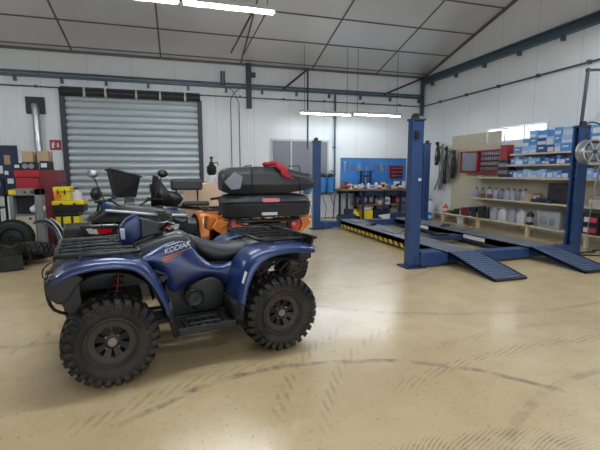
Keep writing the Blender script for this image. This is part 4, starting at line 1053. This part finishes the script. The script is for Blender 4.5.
# hose reels hanging on the column
pr = at(592,152,1,LY0-.3)
def reel(x, y, z, label, rz, r=.2):
    t = thing('hose_reel', label, 'hose reel', (x,y,z), rz)
    g = G(); g.lathe([(r*.96,-.09),(r,-.085),(r*.93,-.06),(r*.93,.06),(r,.085),(r*.96,.09)], 'y', n=36, cap=False)
    g.lathe([(r*.96,-.09),(r*.88,-.085),(r*.88,.085),(r*.96,.09)], 'y', n=36, cap=False)
    obj('rim', g, 'steel', t, smooth=40)
    g = G()
    for k in range(6):
        a = PI/3*k
        for yy in (-.085,.085): obj('spoke', G().box((math.cos(a)*r*.5,yy,math.sin(a)*r*.5),(r*.8,.012,.03),(0,-a,0)), 'steel', t)
    g = G(); g.lathe([(r*.7,-.07),(r*.7,.07)], 'y', n=30); obj('hose_coil', g, 'grey_pl', t, smooth=40)
    g = G(); g.cyl((0,-.11,0),(0,.11,0),.035,n=14); g.b2(-.03,.03,.09,.11,-.05,.32); obj('hub', g, 'pipe_dark', t)
    return t
reel(at(590,152,1,5.12).x, 5.12, 1.78, 'round silver hose reel hanging on the right lift column', R(-8), .2)
reel(at(612,150,1,5.05).x, 5.05, 1.8, 'second silver reel at the right edge of the photo, overlapping the first', R(-8), .2)

# ------------------------------------------------------------------ back wall workbench
BX0 = at(341,190,1,11.6).x; BX1 = 7.25; BY0 = 11.5
bench = thing('workbench', 'long brown-topped steel workbench under the blue pegboard', 'workbench', ((BX0+BX1)/2, 11.85, 0))
hw = (BX1-BX0)/2; BZ = .93
obj('worktop', G().b2(-hw,hw,-.35,.35,BZ-.05,BZ), 'bench_top', bench, bevel=.006)
for x in (-hw+.18, -hw*.42, hw*.15, hw-.5):
    for y in (-.3,.3): obj('leg', G().b2(x-.03,x+.03,y-.03,y+.03,0,BZ-.05), 'dark_blue', bench)
obj('shelf', G().b2(-hw+.55,hw-.02,-.3,.3,.42,.45), 'bench_top', bench)
obj('back_rail', G().b2(-hw+.1,hw-.1,.28,.32,.78,.88).b2(-hw+.6,hw-.1,-.33,-.3,.72,.86), 'dark_blue', bench)
pa = at(341,160,1,DB-.05); pb = at(407,160,1,DB-.05)
peg = thing('pegboard', 'large bright blue pegboard on the wall above the workbench', 'pegboard', ((pa.x+7.3)/2, DB-.05, 0))
pw = (7.3-pa.x)/2
def peg_mat():
    m = mat('pegboard_blue', (.035,.18,.5), .42, var=.08)
    nt = m.node_tree; b = nt.nodes['Principled BSDF']; tc = nt.nodes.new('ShaderNodeTexCoord'); sp = nt.nodes.new('ShaderNodeSeparateXYZ'); nt.links.new(tc.outputs['Object'], sp.inputs[0])
    ms = []
    for ax in (0,2):
        p = nt.nodes.new('ShaderNodeMath'); p.operation = 'PINGPONG'; p.inputs[1].default_value = .025; nt.links.new(sp.outputs[ax], p.inputs[0])
        l = nt.nodes.new('ShaderNodeMath'); l.operation = 'LESS_THAN'; l.inputs[1].default_value = .006; nt.links.new(p.outputs[0], l.inputs[0]); ms.append(l)
    mu = nt.nodes.new('ShaderNodeMath'); mu.operation = 'MULTIPLY'; nt.links.new(ms[0].outputs[0], mu.inputs[0]); nt.links.new(ms[1].outputs[0], mu.inputs[1])
    mx = nt.nodes.new('ShaderNodeMix'); mx.data_type = 'RGBA'; nt.links.new(b.inputs['Base Color'].links[0].from_socket, mx.inputs[6]); mx.inputs[7].default_value = (.01,.03,.1,1)
    nt.links.new(mu.outputs[0], mx.inputs[0]); nt.links.new(mx.outputs[2], b.inputs['Base Color'])
    return m
obj('panel', G().b2(-pw,pw,-.02,.02,.96,1.88), peg_mat(), peg)
obj('edge_strip', G().b2(-pw-.01,pw+.01,-.03,.02,1.88,1.9), 'dark_blue', peg)
PY = DB-.095
def hang(nm, label, px, py, kind, cat, L=.22, m='alu', m2='red'):
    p = at(px,py,1,PY); t = thing(nm, label, cat, (p.x, PY, p.z), 0)
    if kind == 'wrench':
        g = G(); g.b2(-.01,.01,-.006,.006,-L/2,L/2); g.lathe([(.012,-.006),(.024,-.006),(.024,.006),(.012,.006)],'y',(0,0,-L/2-.015),12,cap=False); g.prism([(-.022,L/2),(.022,L/2),(.028,L/2+.04),(.01,L/2+.045),(.006,L/2+.02),(-.006,L/2+.02),(-.01,L/2+.045),(-.028,L/2+.04)],1,-.007,.007); obj('shank', g, m, t)
    elif kind == 'driver':
        obj('handle', G().cyl((0,0,0),(0,0,.1),.016,.013), m2, t, smooth=40); obj('blade', G().cyl((0,0,0),(0,0,-.12),.005), m, t)
    elif kind == 'pliers':
        obj('jaws', G().cyl((-.0,0,0),(0,0,.07),.02,.006), m, t); obj('handle', G().tube(smoothline([(0,0,0),(-.035,0,-.07),(-.02,0,-.17)],3),.009), m2, t); obj('handle', G().tube(smoothline([(0,0,0),(.035,0,-.07),(.02,0,-.17)],3),.009), m2, t)
    elif kind == 'hammer':
        obj('handle', G().cyl((0,0,-.2),(0,0,.06),.012), 'shelf_wood', t); obj('head', G().box((0,0,.08),(.13,.035,.04)), m, t, bevel=.006)
    obj('hook', G().b2(-.005,.005,0,.05,.0,.01), 'steel', t)
    return t
tools = [(345,165,'hammer','claw hammer with pale handle'),(350.5,167,'wrench','long steel spanner'),(353.5,168,'wrench','short steel spanner'),(356,170,'driver','red-handled screwdriver'),(359,166,'pliers','pair of pliers with red handles'),(364,164,'wrench','steel spanner above the dark frame'),(368,165,'driver','screwdriver above the frame'),(373,166,'wrench','steel spanner right of the frame'),(375.5,167,'wrench','thin steel spanner'),(378,169,'driver','small screwdriver'),(382,166,'pliers','pliers with blue handles'),(386,168,'wrench','steel spanner near the red rack')]
ordn = ['first','second','third','fourth','fifth','sixth','seventh','eighth','ninth','tenth','eleventh','twelfth','thirteenth','fourteenth','fifteenth','sixteenth','seventeenth','eighteenth','nineteenth','twentieth','twenty-first','twenty-second','twenty-third','twenty-fourth']
for k,(px,py,kd,lb) in enumerate(tools):
    hang({'wrench':'spanner','driver':'screwdriver','pliers':'pliers','hammer':'hammer'}[kd], '%s on the blue pegboard, %s from the left' % (lb, ordn[k]), px, py, kd, {'wrench':'spanner','driver':'screwdriver','pliers':'pliers','hammer':'hammer'}[kd], .2, m2=('red','yellow','black')[k%3])
p = at(396,172,1,PY)
t = thing('socket_rack', 'dark tool panel with red frame and silver sockets at the right of the pegboard', 'tool rack', (p.x, PY, p.z))
obj('frame', G().b2(-.24,.24,-.03,.03,-.2,.2), 'dark', t, bevel=.01); obj('red_edge', G().b2(-.26,-.24,-.035,.03,-.2,.22).b2(-.26,.26,-.035,.03,.2,.22), 'red', t); g = G(); g2 = G()
for r_ in range(3):
    g2.b2(-.21,.21,-.038,-.03,-.15+.12*r_,-.09+.12*r_)
    for c_ in range(5): g.cyl((-.16+.08*c_,-.06,-.12+.12*r_),(-.16+.08*c_,-.03,-.12+.12*r_),.024)
obj('socket', g, 'print_red', t); obj('tray', g2, 'black', t)
p = at(363,186,1,11.95); q = at(375,172,1,11.95)
t = thing('press_frame', 'navy steel press frame standing on the workbench before the pegboard', 'press', (at(365.5,190,1,11.95).x, 11.95, BZ))
hh = at(365,171,1,11.95).z-BZ; ww = .17
for k in (-1,1): obj('upright', G().b2(k*ww-.025,k*ww+.025,-.04,.04,0,hh), 'dark_blue', t)
g = G(); g.b2(-ww,ww,-.05,.05,hh*.66,hh*.76); g.b2(-ww-.04,ww+.04,-.08,.08,0,.04); g.b2(-ww-.03,ww+.03,-.04,.04,hh-.03,hh); obj('cross_bar', g, 'dark_blue', t)
obj('screw', G().cyl((0,0,hh*.3),(0,0,hh+.12),.02), 'steel', t); obj('press_bed', G().b2(-.05,.05,-.05,.05,.04,.12), 'steel', t)
p = at(345,174,1,PY-.1)
t = thing('vise', 'red and black bench vice at the left end of the workbench', 'vice', (at(346,190,1,11.7).x, 11.75, BZ))
obj('body', G().box((0,0,.05),(.16,.2,.1)).box((0,-.05,.16),(.14,.07,.12)).box((0,.06,.16),(.14,.07,.12)), 'red_deep', t, bevel=.015); obj('handle', G().cyl((-.12,-.14,.12),(.12,-.14,.12),.009), 'alu', t); obj('screw', G().cyl((0,-.16,.12),(0,.05,.12),.018), 'alu', t)
# items on the bench
def bottle(nm, label, cat, loc, h, r, m, capm='black', group=None, lab=None, n=14):
    t = thing(nm, label, cat, loc, random.uniform(0,.6), group)
    obj('body', G().lathe([(r*.9,0),(r,h*.04),(r,h*.66),(r*.5,h*.82),(r*.35,h*.86),(r*.35,h*.9)], 'z', n=n), m, t, smooth=40)
    obj('cap', G().cyl((0,0,h*.88),(0,0,h),r*.42,n=10), capm, t)
    if lab: obj('label_band', G().lathe([(r*1.01,h*.2),(r*1.01,h*.55)], 'z', n=n, cap=False), lab, t, smooth=40)
    return t
def sbox(nm, label, cat, loc, size, m, lab=None, rz=0., group=None, bev=.004):
    t = thing(nm, label, cat, loc, rz, group); sx, sy, sz = size
    obj('body', G().b2(-sx/2,sx/2,-sy/2,sy/2,0,sz), m, t, bevel=bev)
    if lab: obj('print', G().b2(-sx*.35,sx*.3,-sy/2-.003,-sy/2,sz*.25,sz*.7), lab, t)
    return t
items = [(343,'bottle',.26,'brown','dark bottle'),(349,'box',.16,'print_white','small white box'),(352,'box',.13,'yellow_plastic','yellow box'),(355.5,'bottle',.2,'grey_pl','grey spray can'),(359,'bottle',.17,'white_pl','small white can'),(362,'bottle',.2,'steel','steel can'),(368.5,'bottle',.22,'white_pl','white bottle'),(372.5,'box',.12,'box_blue2','pale blue box'),(376,'bottle',.24,'white_pl','tall white bottle'),(379.5,'bottle',.22,'red','red can'),(382.5,'box',.2,'cream','cream box'),(386,'box',.14,'shelf_wood','tan box'),(389.5,'bottle',.2,'tank_blue','blue can'),(393,'bottle',.16,'yellow_plastic','yellow tin'),(396.5,'box',.22,'print_white','tall white box'),(400,'bottle',.2,'dark','black can'),(403.5,'bottle',.28,'white_pl','large white canister')]
for k,(px,kd,h,m,lb) in enumerate(items):
    y = 11.62+.1*(k%3); p = at(px,186,1,y)
    lab = '%s on the workbench top, %s item from its left end' % (lb, ordn[k])
    if kd == 'bottle': bottle('can' if 'can' in lb else 'bottle', lab, 'bottle', (p.x,y,BZ), h, .055, m, lab='print_white' if k%2 else None)
    else: sbox('small_box', lab, 'box', (p.x,y,BZ), (.15,.12,h), m, 'print_red' if k%2 else 'dark')
for k,(px,h,w,m,lb) in enumerate([(351,.2,.2,'dark','black tool bag'),(358,.22,.24,'dark_blue','navy power tool case'),(364,.26,.2,'dark','dark drill case'),(370,.27,.22,'dark_blue','navy machine'),(375.5,.15,.12,'brown','brown box'),(379,.1,.14,'print_white','low white box'),(385.5,.18,.28,'print_white','wide white carton'),(397,.2,.2,'red_deep','dark red box'),(402,.24,.2,'dark','black box near the lift post')]):
    p = at(px,207,1,11.65); x = max(p.x, BX0+.62)
    sbox('storage_box', '%s on the shelf under the workbench, %s from the left' % (lb, ordn[k]), 'box', (x,11.72,.45), (w*.85,.3,h*1.15), m, 'grey_pl', bev=.02)
for k,(px,w,h,m,lb) in enumerate([(351,.2,.3,'dark','black crate left of the yellow bucket'),(378,.24,.28,'dark_blue','navy crate right of the yellow crate'),(385,.3,.22,'dark','low black crate beyond the navy crate'),(395,.26,.3,'grey_pl','grey crate behind the near lift column')]):
    sbox('floor_crate', lb+', on the floor under the workbench', 'crate', (at(px,215,1,11.6).x,11.78,0), (w,.3,h), m, None, bev=.015)
t = bottle('bucket', 'yellow plastic bucket on the floor beneath the workbench', 'bucket', (at(358,215,1,11.5).x,11.72,0), .3, .14, 'yellow_plastic', 'yellow_plastic')
sbox('crate', 'yellow crate with brown lid on the floor beneath the workbench', 'crate', (at(368.5,215,1,11.5).x,11.72,0), (.36,.3,.26), 'yellow_plastic', None)
sbox('carton', 'brown carton lying on the yellow crate beneath the workbench', 'carton', (at(368.5,215,1,11.5).x,11.72,.26), (.36,.28,.13), 'card', 'print_white')
t = thing('sheet_panel', 'pale grey panel lying on a block between workbench and lift', 'panel', (6.3, 10.75, 0), R(-8))
obj('sheet', G().box((0,0,.15),(1.1,.7,.05),(.1,-.1,0)), 'lamp_body', t, bevel=.01); obj('block', G().b2(-.3,.3,-.25,.25,0,.1), 'dark', t)

# blue canisters below the window with hoses
for k,(px,lb) in enumerate(((308,'left of the lift column'),(323,'just right of the far lift column'),(331,'rightmost, beside the blue wall pipe'))):
    p = at(px,186,1,DB-.25)
    t = thing('filter_canister', 'blue canister with dark cap on the back wall, %s' % lb, 'canister', (p.x, DB-.2, .8))
    obj('vessel', G().lathe([(.08,0),(.13,.04),(.13,.46),(.09,.5),(.05,.51)], 'z', n=22), 'tank_blue', t, smooth=40)
    obj('cap', G().lathe([(.1,.49),(.1,.56),(.04,.6),(.03,.62)], 'z', n=18), 'black', t, smooth=40)
    obj('bracket', G().b2(-.15,.15,.1,.2,.3,.36), 'grey_pl', t)
    obj('hose', G().tube(smoothline([(.0,-.02,0),(.02,-.05,-.2),(.12,-.03,-.45),(.1,0,-.78)],4), .01), 'black', t, smooth=180)
    obj('floor_bracket', G().b2(-.12,.12,0,.2,-.02,.0), 'grey_pl', t)
t = thing('white_board', 'tall white plastic sheeting panel on the wall beneath the blue canisters', 'panel', (at(330,205,1,DB-.1).x, DB-.06, 0))
obj('sheet', G().b2(-.35,.3,-.03,.03,.02,.76), 'white_pl', t, bevel=.01); obj('pipe', G().cyl((.1,-.06,.0),(.16,-.06,.75),.012), 'pipe_dark', t)

# ------------------------------------------------------------------ right wall shelving
SX = 7.48
sh = thing('storage_shelving', 'long pale wooden shelving along the right wall holding bottles and blue boxes', 'shelving', (7.68, 7.6, 0))
o_ = Vector((7.68,7.6,0))
Z0, Z1, Z2, Z3, Z4 = .26, .79, 1.325, 1.62, 1.87
YN = 3.6
for z, ya, yb in ((Z0,YN,10.75),(Z1,YN,9.2),(Z2,YN,9.35),(Z3,YN,7.98),(Z4,YN,7.9)):
    obj('shelf_board', G().b2(SX-o_.x, XR-.003-o_.x, ya-o_.y, yb-o_.y, z-.035, z), 'shelf_wood', sh, bevel=.003)
for y in (4.3,5.9,7.3,8.9,10.4):
    obj('foot', G().b2(SX+.03-o_.x,SX+.09-o_.x,y-.035-o_.y,y+.035-o_.y,0,Z0-.035), 'shelf_wood', sh)
    obj('bearer', G().b2(SX+.09-o_.x,XR-.01-o_.x,y-.03-o_.y,y+.03-o_.y,Z0-.1,Z0-.035), 'shelf_wood', sh)
obj('back_panel', G().b2(XR-.02-o_.x,XR-.005-o_.x,YN-o_.y,10.5-o_.y,Z0,Z2-.04).b2(XR-.02-o_.x,XR-.005-o_.x,8.6-o_.y,10.55-o_.y,Z2-.04,2.5), 'cream', sh)
for y in (YN+.05,5.95,7.6,9.1):
    obj('divider', G().b2(SX+.15-o_.x,XR-.01-o_.x,y-.012-o_.y,y+.012-o_.y,Z2,Z4-.035 if y < 7.9 else Z2+.05), 'shelf_wood', sh)
def jug_proto(m, capm, nm, h=.29, w=.11, d=.18):
    t = bpy.data.objects.new(nm, None); C.objects.link(t)
    # flat oil jug with a side handle, wide side along local x
    g = G(); secs = []
    for z, k, dx in ((0,.94,0),(.02,1,0),(h*.58,1,0),(h*.72,.8,-.005),(h*.84,.42,-.03),(h*.88,.3,-.04)):
        ww, dd = w*k, d*k if k > .5 else w*k*1.0
        secs.append([(x*dd/d*1.0+dx*(d/.18), y, z) for x, y in rrect(d*(dd/d) if k>.5 else w*k, ww, min(ww,d)*.25, 2)])
    g.loft(secs); obj('body', g, m, t, smooth=50)
    obj('cap', G().cyl((-.04*(d/.18),0,h*.87),(-.04*(d/.18),0,h),w*.2,n=10), capm, t)
    obj('handle', G().tube(smoothline([(-.01,0,h*.84),(d*.36,0,h*.86),(d*.45,0,h*.7),(d*.46,0,h*.5)],3), .012, 8), m, t, smooth=60)
    return t
def place_row(protos, y_list, x, z, labels, cat, group, rz=None, sc=None):
    used = set()
    for i, y in enumerate(y_list):
        p = protos[i % len(protos)]
        o = p if id(p) not in used else dup(p)
        used.add(id(p)); o.location = (x+random.uniform(-.015,.015), y, z); o.rotation_euler = (0,0,(rz if rz is not None else 0)+random.uniform(-.15,.15))
        if sc: s = sc[i % len(sc)]; o.scale = (s,s,s)
        tag(o, labels(i), cat, group)
def obtain(protos):  # fresh prototypes each call
    return protos
def px_y(px, py=200, x=SX+.1): return at(px,py,0,x).y
# shelf 2 (middle) bottles
ys = [px_y(px) for px in (474,480.5,487,493,499,505.5,511.5,517,522.5)]
def stick(o, sx, sz, m, y):  # paper label on both faces of the narrow side
    pass
pr1 = [jug_proto('lilac','black','oil_bottle',.27,.12,.19), jug_proto('grey_pl','dark','oil_bottle',.26,.12,.19), jug_proto('lilac','dark','oil_bottle',.28,.13,.2)]
for p in pr1: obj('label_sticker', G().b2(-.06,.05,-.068,-.055,.04,.15), 'print_white', p)
place_row(pr1, ys, SX+.15, Z1, lambda i: 'oil bottle with dark cap on the middle shelf, %s from the corner end' % ordn[i], 'bottle', 'oil bottles on the middle shelf', rz=R(75))
ys = [px_y(px,215) for px in (492,501,510,519.5)]
pr2 = [jug_proto('lilac','grey_pl','oil_canister',.37,.15,.24), jug_proto('white_pl','grey_pl','oil_canister',.36,.15,.24)]
for p in pr2: obj('label_sticker', G().b2(-.08,.07,-.083,-.07,.06,.2), 'lilac', p)
place_row(pr2, ys, SX+.17, Z0, lambda i: 'large pale oil canister with handle on the bottom shelf, %s from the corner end' % ordn[i], 'canister', 'large canisters on the bottom shelf', rz=R(80))
bottle('oil_bottle', 'dark bottle with pale label on bottom shelf, right of the large pale canisters', 'bottle', (SX+.17, px_y(528,215), Z0), .33, .08, 'dark', 'grey_pl', lab='lilac')
bottle('oil_bottle', 'grey bottle behind the translucent bin on the bottom shelf', 'bottle', (SX+.2, px_y(534,215), Z0), .27, .07, 'grey_pl', 'black')
bottle('amber_bottle', 'amber bottle low among the middle shelf oil bottles', 'bottle', (SX+.06, px_y(483.5,203), Z1), .15, .05, 'brown', 'yellow')
bottle('amber_bottle', 'second amber bottle on the middle shelf, nearer the camera', 'bottle', (SX+.06, px_y(490,203), Z1), .14, .05, 'brown', 'yellow')
# clutter on bottom shelf, far end
cl = [(440,.26,.10,'white_pl','bottle','tall white bottle'),(445,.24,.12,'orange_pl','tub','bright orange tub'),(449.5,.1,.1,'brown','box','low brown box'),(453,.1,.12,'dark_blue','box','navy box'),(457,.16,.1,'dark','box','dark box'),(460.5,.18,.1,'white_pl','bottle','short white bottle'),(464,.22,.12,'red_deep','box','dark red parts bag'),(467.5,.24,.12,'red_deep','box','wine red parts bag'),(470.5,.2,.09,'box_blue2','bottle','pale blue bottle'),(474,.27,.12,'dark_blue','box','navy cloth bundle'),(477.5,.17,.09,'yellow_plastic','bottle','yellow bottle'),(481.5,.3,.14,'dark','box','black bag next to the canisters'),(486,.3,.1,'dark','bottle','black bottle')]
for k,(px,h,w,m,kd,lb) in enumerate(cl):
    y = px_y(px,210); lab = '%s on the bottom shelf, %s item from the corner' % (lb, ordn[k])
    if kd == 'bottle': bottle('bottle', lab, 'bottle', (SX+.14,y,Z0), h, w*.55, m, 'grey_pl')
    elif kd == 'tub':
        t = bottle('tub', lab, 'tub', (SX+.12,y,Z0), h, w*.7, m, 'red', lab='print_white')
    else: sbox('parts_bag', lab, 'bag', (SX+.16,y,Z0), (.24,w*1.4,h), m, None, R(8*((k%3)-1)), bev=.03)
# items under the lowest shelf: bucket and white jar
t = thing('paint_bucket', 'white bucket under the bottom wall shelf by the corner', 'bucket', (SX+.2, px_y(458,222), 0))
obj('body', G().lathe([(.1,0),(.13,.2),(.135,.2)], 'z', n=20), 'white_pl', t, smooth=40); obj('rim', G().lathe([(.13,.195),(.14,.2),(.13,.21)], 'z', n=20, cap=False), 'grey_pl', t)
# translucent bin and black boxes with red/white labels
y0, y1 = px_y(537,212,SX+.05), px_y(561,212,SX+.05)
t = thing('parts_bin', 'translucent grey bin full of parts on the bottom shelf', 'bin', (SX+.18, (y0+y1)/2, Z0))
L_ = abs(y0-y1)/2
obj('tub', G().loft([[(-.13,-L_*.9,0),(.13,-L_*.9,0),(.13,L_*.9,0),(-.13,L_*.9,0)],[(-.16,-L_,.34),(.16,-L_,.34),(.16,L_,.34),(-.16,L_,.34)]]), 'bin', t, bevel=.02)
obj('lid', G().b2(-.17,.17,-L_-.01,L_+.01,.34,.37), 'grey_pl', t, bevel=.01)
obj('content', G().ball((-.15,-.12,.15),.08,(.35,1,1)).ball((-.15,.1,.17),.1,(.3,1,1)), 'grey_pl', t)
ky = 5.55
names_ = ['farther', 'middle', 'nearer', 'nearest']
for c_ in range(5):
    for r_ in range(2):
        y = 6.2-.36*c_; z = Z0+.2*r_
        if c_ == 0 and r_ == 1: pass
        sz = .185
        t = sbox('battery_box', 'black box with %s label, bottom shelf, %s column from bin, %s layer' % ('red' if (c_+r_)%2 else 'red and white', ordn[c_], 'upper' if r_ else 'lower'), 'box', (SX+.18,y,z), (.28,.33,sz), 'dark', None, bev=.006)
        obj('side_print', G().b2(-.144,-.14,-.13,.02,.04,.13), 'print_red', t); obj('side_print', G().b2(-.144,-.14,.03,.12,.04,.13), 'print_white', t)
# middle shelf: brown carton, low navy tray, black case and paper stacks
sbox('carton', 'brown carton beside the last middle shelf bottle', 'carton', (SX+.17, px_y(530,200), Z1), (.26,.2,.2), 'card', 'print_white')
t = sbox('low_tray', 'low navy tray of brushes on the middle shelf', 'tray', (SX+.12, px_y(543,203), Z1), (.2,.5,.07), 'dark_blue', None)
g = G()
for k in range(6): g.cyl((-.06+.02*k,-.2+.08*k,.08),(.05,-.16+.08*k,.1),.012)
obj('brush', g, 'dark', t)
t = sbox('equipment_case', 'upright black equipment case on the middle shelf beside the lift column', 'case', (SX+.24, px_y(556,195), Z1), (.2,.52,.42), 'dark', None, bev=.03)
obj('handle', G().tube([(-.11,-.08,.3),(-.14,-.06,.3),(-.14,.06,.3),(-.11,.08,.3)], .012), 'black', t)
for k in range(4):
    for r_ in range(3):
        sbox('paper_stack', 'paper stack on middle shelf behind the reel, %s along, %s layer' % (ordn[k], ('bottom','middle','top')[r_]), 'papers', (SX+.17, 5.75-.34*k, Z1+.075*r_), (.24,.3,.07), ('cream','white_pl','card','grey_pl')[(k+r_)%4], None, bev=.003)
# dark flat things on top shelf area left end (folders)
for k in range(5):
    sbox('belt_box', 'dark flat box in the pile left of the blue boxes, %s from the bottom' % ordn[k], 'box', (SX+.15, 8.12+.03*(k%2), Z2+.085*k), (.22,.28+.02*(k%3),.08), ('dark','mesh_belt','dark','grey_pl','dark')[k], None, bev=.004)
# blue filter boxes
def bluebox_row(z, y_from, y_to, hs, shelfname, ws, layers=1, group='', skip=0., xo=.13):
    y = y_from; i = 0
    while y > y_to:
        w = ws[i % len(ws)]*random.uniform(.9,1.1); zz = z
        for l in range(layers if not callable(layers) else layers(i)):
            h = hs[(i+l) % len(hs)]*random.uniform(.92,1.06)
            m = random.choice(['box_blue','box_blue','box_blue2','box_blue2','box_blue3'])
            lb = {'box_blue':'blue','box_blue2':'pale blue','box_blue3':'deep blue'}[m]
            t = thing('filter_box', '%s filter box on the %s, %s from its corner end%s' % (lb, shelfname, ordn[i] if i < len(ordn) else 'far along', ', %s layer' % ('lowest','second','third','top')[l] if layers != 1 else ''), 'box', (SX+xo+random.uniform(-.01,.03), y-w/2, zz), 0, group)
            obj('carton', G().b2(-.09,.09,-w*.485,w*.485,0,h), m, t)
            if (i+l) % 3 != 0: obj('print', G().b2(-.092,-.09,-w*.4,w*.4,h*.08,h*random.choice([.4,.55,.7])), 'print_white', t)
            else: obj('print', G().b2(-.092,-.09,-w*.2,w*.3,h*.5,h*.7), 'print_white', t)
            zz += h
        y -= w; i += 1
bluebox_row(Z2, 7.95, 3.75, [.17,.14,.18,.2], 'lower blue box shelf', [.13,.1,.16], 1, 'blue filter boxes on the lower shelf')
bluebox_row(Z3, 7.93, 3.75, [.15,.17,.13], 'middle blue box shelf', [.14,.1,.12], 1, 'blue filter boxes on the middle shelf')
bluebox_row(Z4, 7.84, 3.75, [.16,.15,.18], 'top shelf', [.24,.2,.17], lambda i: (1,2,3,3,2,3,3,3,2,3,2,3)[i % 12] , 'blue filter boxes on the top shelf')
# red tool cabinet rack on wall
a = at(455,152,0,7.62); b_ = at(498,170,0,7.62)
RY0, RY1, RZ0, RZ1 = 8.52, 9.75, 1.36, 1.79
RY1 = at(459,160,0,7.62).y; RY0 = at(499,160,0,7.62).y; RZ1 = at(470,151,0,7.62).z; RZ0 = at(470,173,0,7.62).z
t = thing('tool_cabinet', 'open red wall tool cabinet with perforated door and rows of silver tools', 'tool cabinet', (XR-.12, (RY0+RY1)/2, RZ0))
w = (RY1-RY0)/2; h = RZ1-RZ0
g = G(); g.b2(.06,.08,-w,w,0,h); g.b2(-.1,.08,-w,-w+.03,0,h); g.b2(-.1,.08,w-.03,w,0,h); g.b2(-.1,.08,-w,w,0,.04); g.b2(-.1,.08,-w,w,h-.03,h); g.b2(-.1,.08,.06,.1,0,h); obj('case', g, 'red', t)
obj('perforated_panel', G().b2(-.08,-.06,.12,w-.05,.06,h-.05), 'grey_pl', t)
g = G()
for r_ in range(4):
    for c_ in range(11): yy = -w+.1+c_*(w-.05)/11; g.b2(-.04,-.02,yy-.012,yy+.012,.07+r_*h*.22,.07+r_*h*.22+h*.15)
obj('spanner_row', g, 'steel', t)
g = G()
for r_ in range(4): g.b2(-.02,.06,-w+.04,.05,.05+r_*h*.22,.065+r_*h*.22)
obj('tool_tray', g, 'black', t)
obj('side_box', G().b2(-.14,.06,-w-.25,-w-.02,-.0,h*1.15), 'red', t, bevel=.01)
# hanging belts, hoses and straps near the corner
for k,(px,pt_,pb_,m,lb) in enumerate([(438.5,142,165,'dark','coil of black straps'),(443,144,190,'mesh_belt','long grey strap bundle'),(447.5,146,184,'dark','black strap bundle'),(451,148,182,'mesh_belt','grey rope bundle'),(455,150,178,'dark','dark strap bundle')]):
    p = at(px,pt_,0,7.76); q = at(px,pb_,0,7.76); L_ = p.z-q.z
    t = thing('strap_bundle', '%s hanging on the cream wall board, %s from the corner' % (lb, ordn[k]), 'straps', (7.76, p.y, q.z))
    g = G()
    for j in range(5):
        y = -.07+.035*j; g.tube(smoothline([(0,0,L_),(-.04,y-.03,L_*.7),(-.06,y+.03*((j%2)*2-1),L_*.3),(-.03,y+.02,.0),(.01,y-.02,L_*.35),(0,0,L_)],3), .013, 6)
    obj('strand', g, m, t, smooth=180)
    obj('knot', G().ball((-.04,0,L_*.93),.07,(.8,1,.9)), m, t, smooth=180)
    obj('hook', G().cyl((-.03,0,L_),(.12,0,L_),.01), 'steel', t)
t = thing('green_strap', 'green strap hanging slanted beside the grey strap bundles near the corner', 'strap', (7.855, at(437,190,0,7.8).y, .9)); 
g = G(); g.tube([(0,-.15,.75),(-.03,.0,.3),(-.02,.2,0)], .018, 6); obj('webbing', g, 'green', t)
# far corner clutter: rods, white bag, red things
t = thing('scrap_stand', 'dark stand of rods and brooms leaning in the room corner behind the lift post', 'stand', (7.56, 11.72, 0))
g = G()
for k in range(9): a = 2*PI*k/9; g.tube([(.15*math.cos(a),.12*math.sin(a),.1),(.02*math.cos(a*2)+.1-.04*k*.3,.05,1.1+.09*(k%5))], .018, 6)
obj('rod', g, 'dark', t); obj('bin', G().lathe([(.2,0),(.24,.5),(.22,.5),(.2,.1)], 'z', n=20), 'dark', t, smooth=40)
g = G(); g.ball((-.05,-.18,.78),.13,(1,.6,1)); obj('red_rag', g, 'red', t, smooth=180)
t = thing('white_drum', 'white plastic drum in the corner beside the bottom wall shelf', 'drum', (7.5, 11.1, 0))
obj('body', G().lathe([(.17,0),(.19,.03),(.19,.5),(.16,.56),(.1,.58)], 'z', n=24), 'white_pl', t, smooth=40); obj('lid', G().lathe([(.12,.57),(.12,.61)], 'z', n=20), 'grey_pl', t)
t = bottle('jug', 'turquoise jug on the floor in the corner before the white drum', 'jug', (at(429,214,1,10.75).x, 10.75, 0), .28, .1, 'tank_blue', 'box_blue2', lab='box_blue2')
t = thing('red_machine', 'small red machine on a dark stand behind the near lift column', 'machine', (7.1, 11.3, 0)); obj('stand', G().b2(-.15,.15,-.15,.15,0,.6), 'dark', t, bevel=.01); obj('body', G().box((0,0,.72),(.3,.25,.24)), 'red', t, bevel=.04)

# ------------------------------------------------------------------ light
w = bpy.data.worlds.new('world'); bpy.context.scene.world = w; w.use_nodes = True
bg = w.node_tree.nodes['Background']; bg.inputs[0].default_value = (.78,.88,1.,1); bg.inputs[1].default_value = .6
l = bpy.data.lights.new('added_fill_light', 'AREA'); l.shape = 'RECTANGLE'; l.size = OX1-OX0; l.size_y = OZ-.1; l.energy = 90; l.color = (.9,.95,1.)  # added area light filling the hall from the unseen front opening
lo_ = bpy.data.objects.new('added_fill_light', l); C.objects.link(lo_); lo_.location = ((OX0+OX1)/2, YB-.05, OZ/2); lo_.rotation_euler = (R(90),0,0)
# ------------------------------------------------------------------ camera
cam = bpy.data.cameras.new('camera'); co = bpy.data.objects.new('camera', cam); C.objects.link(co)
cam.sensor_width = 36; cam.lens = FPX/600*36; cam.clip_start = .05
co.location = CP; co.rotation_euler = (PI/2-PITCH, 0, -YAW)
sc = bpy.context.scene; sc.camera = co
vs = sc.view_settings; vs.view_transform = 'Standard'; vs.look = 'None'; vs.gamma = 1; vs.use_curve_mapping = False; vs.exposure = 0.47
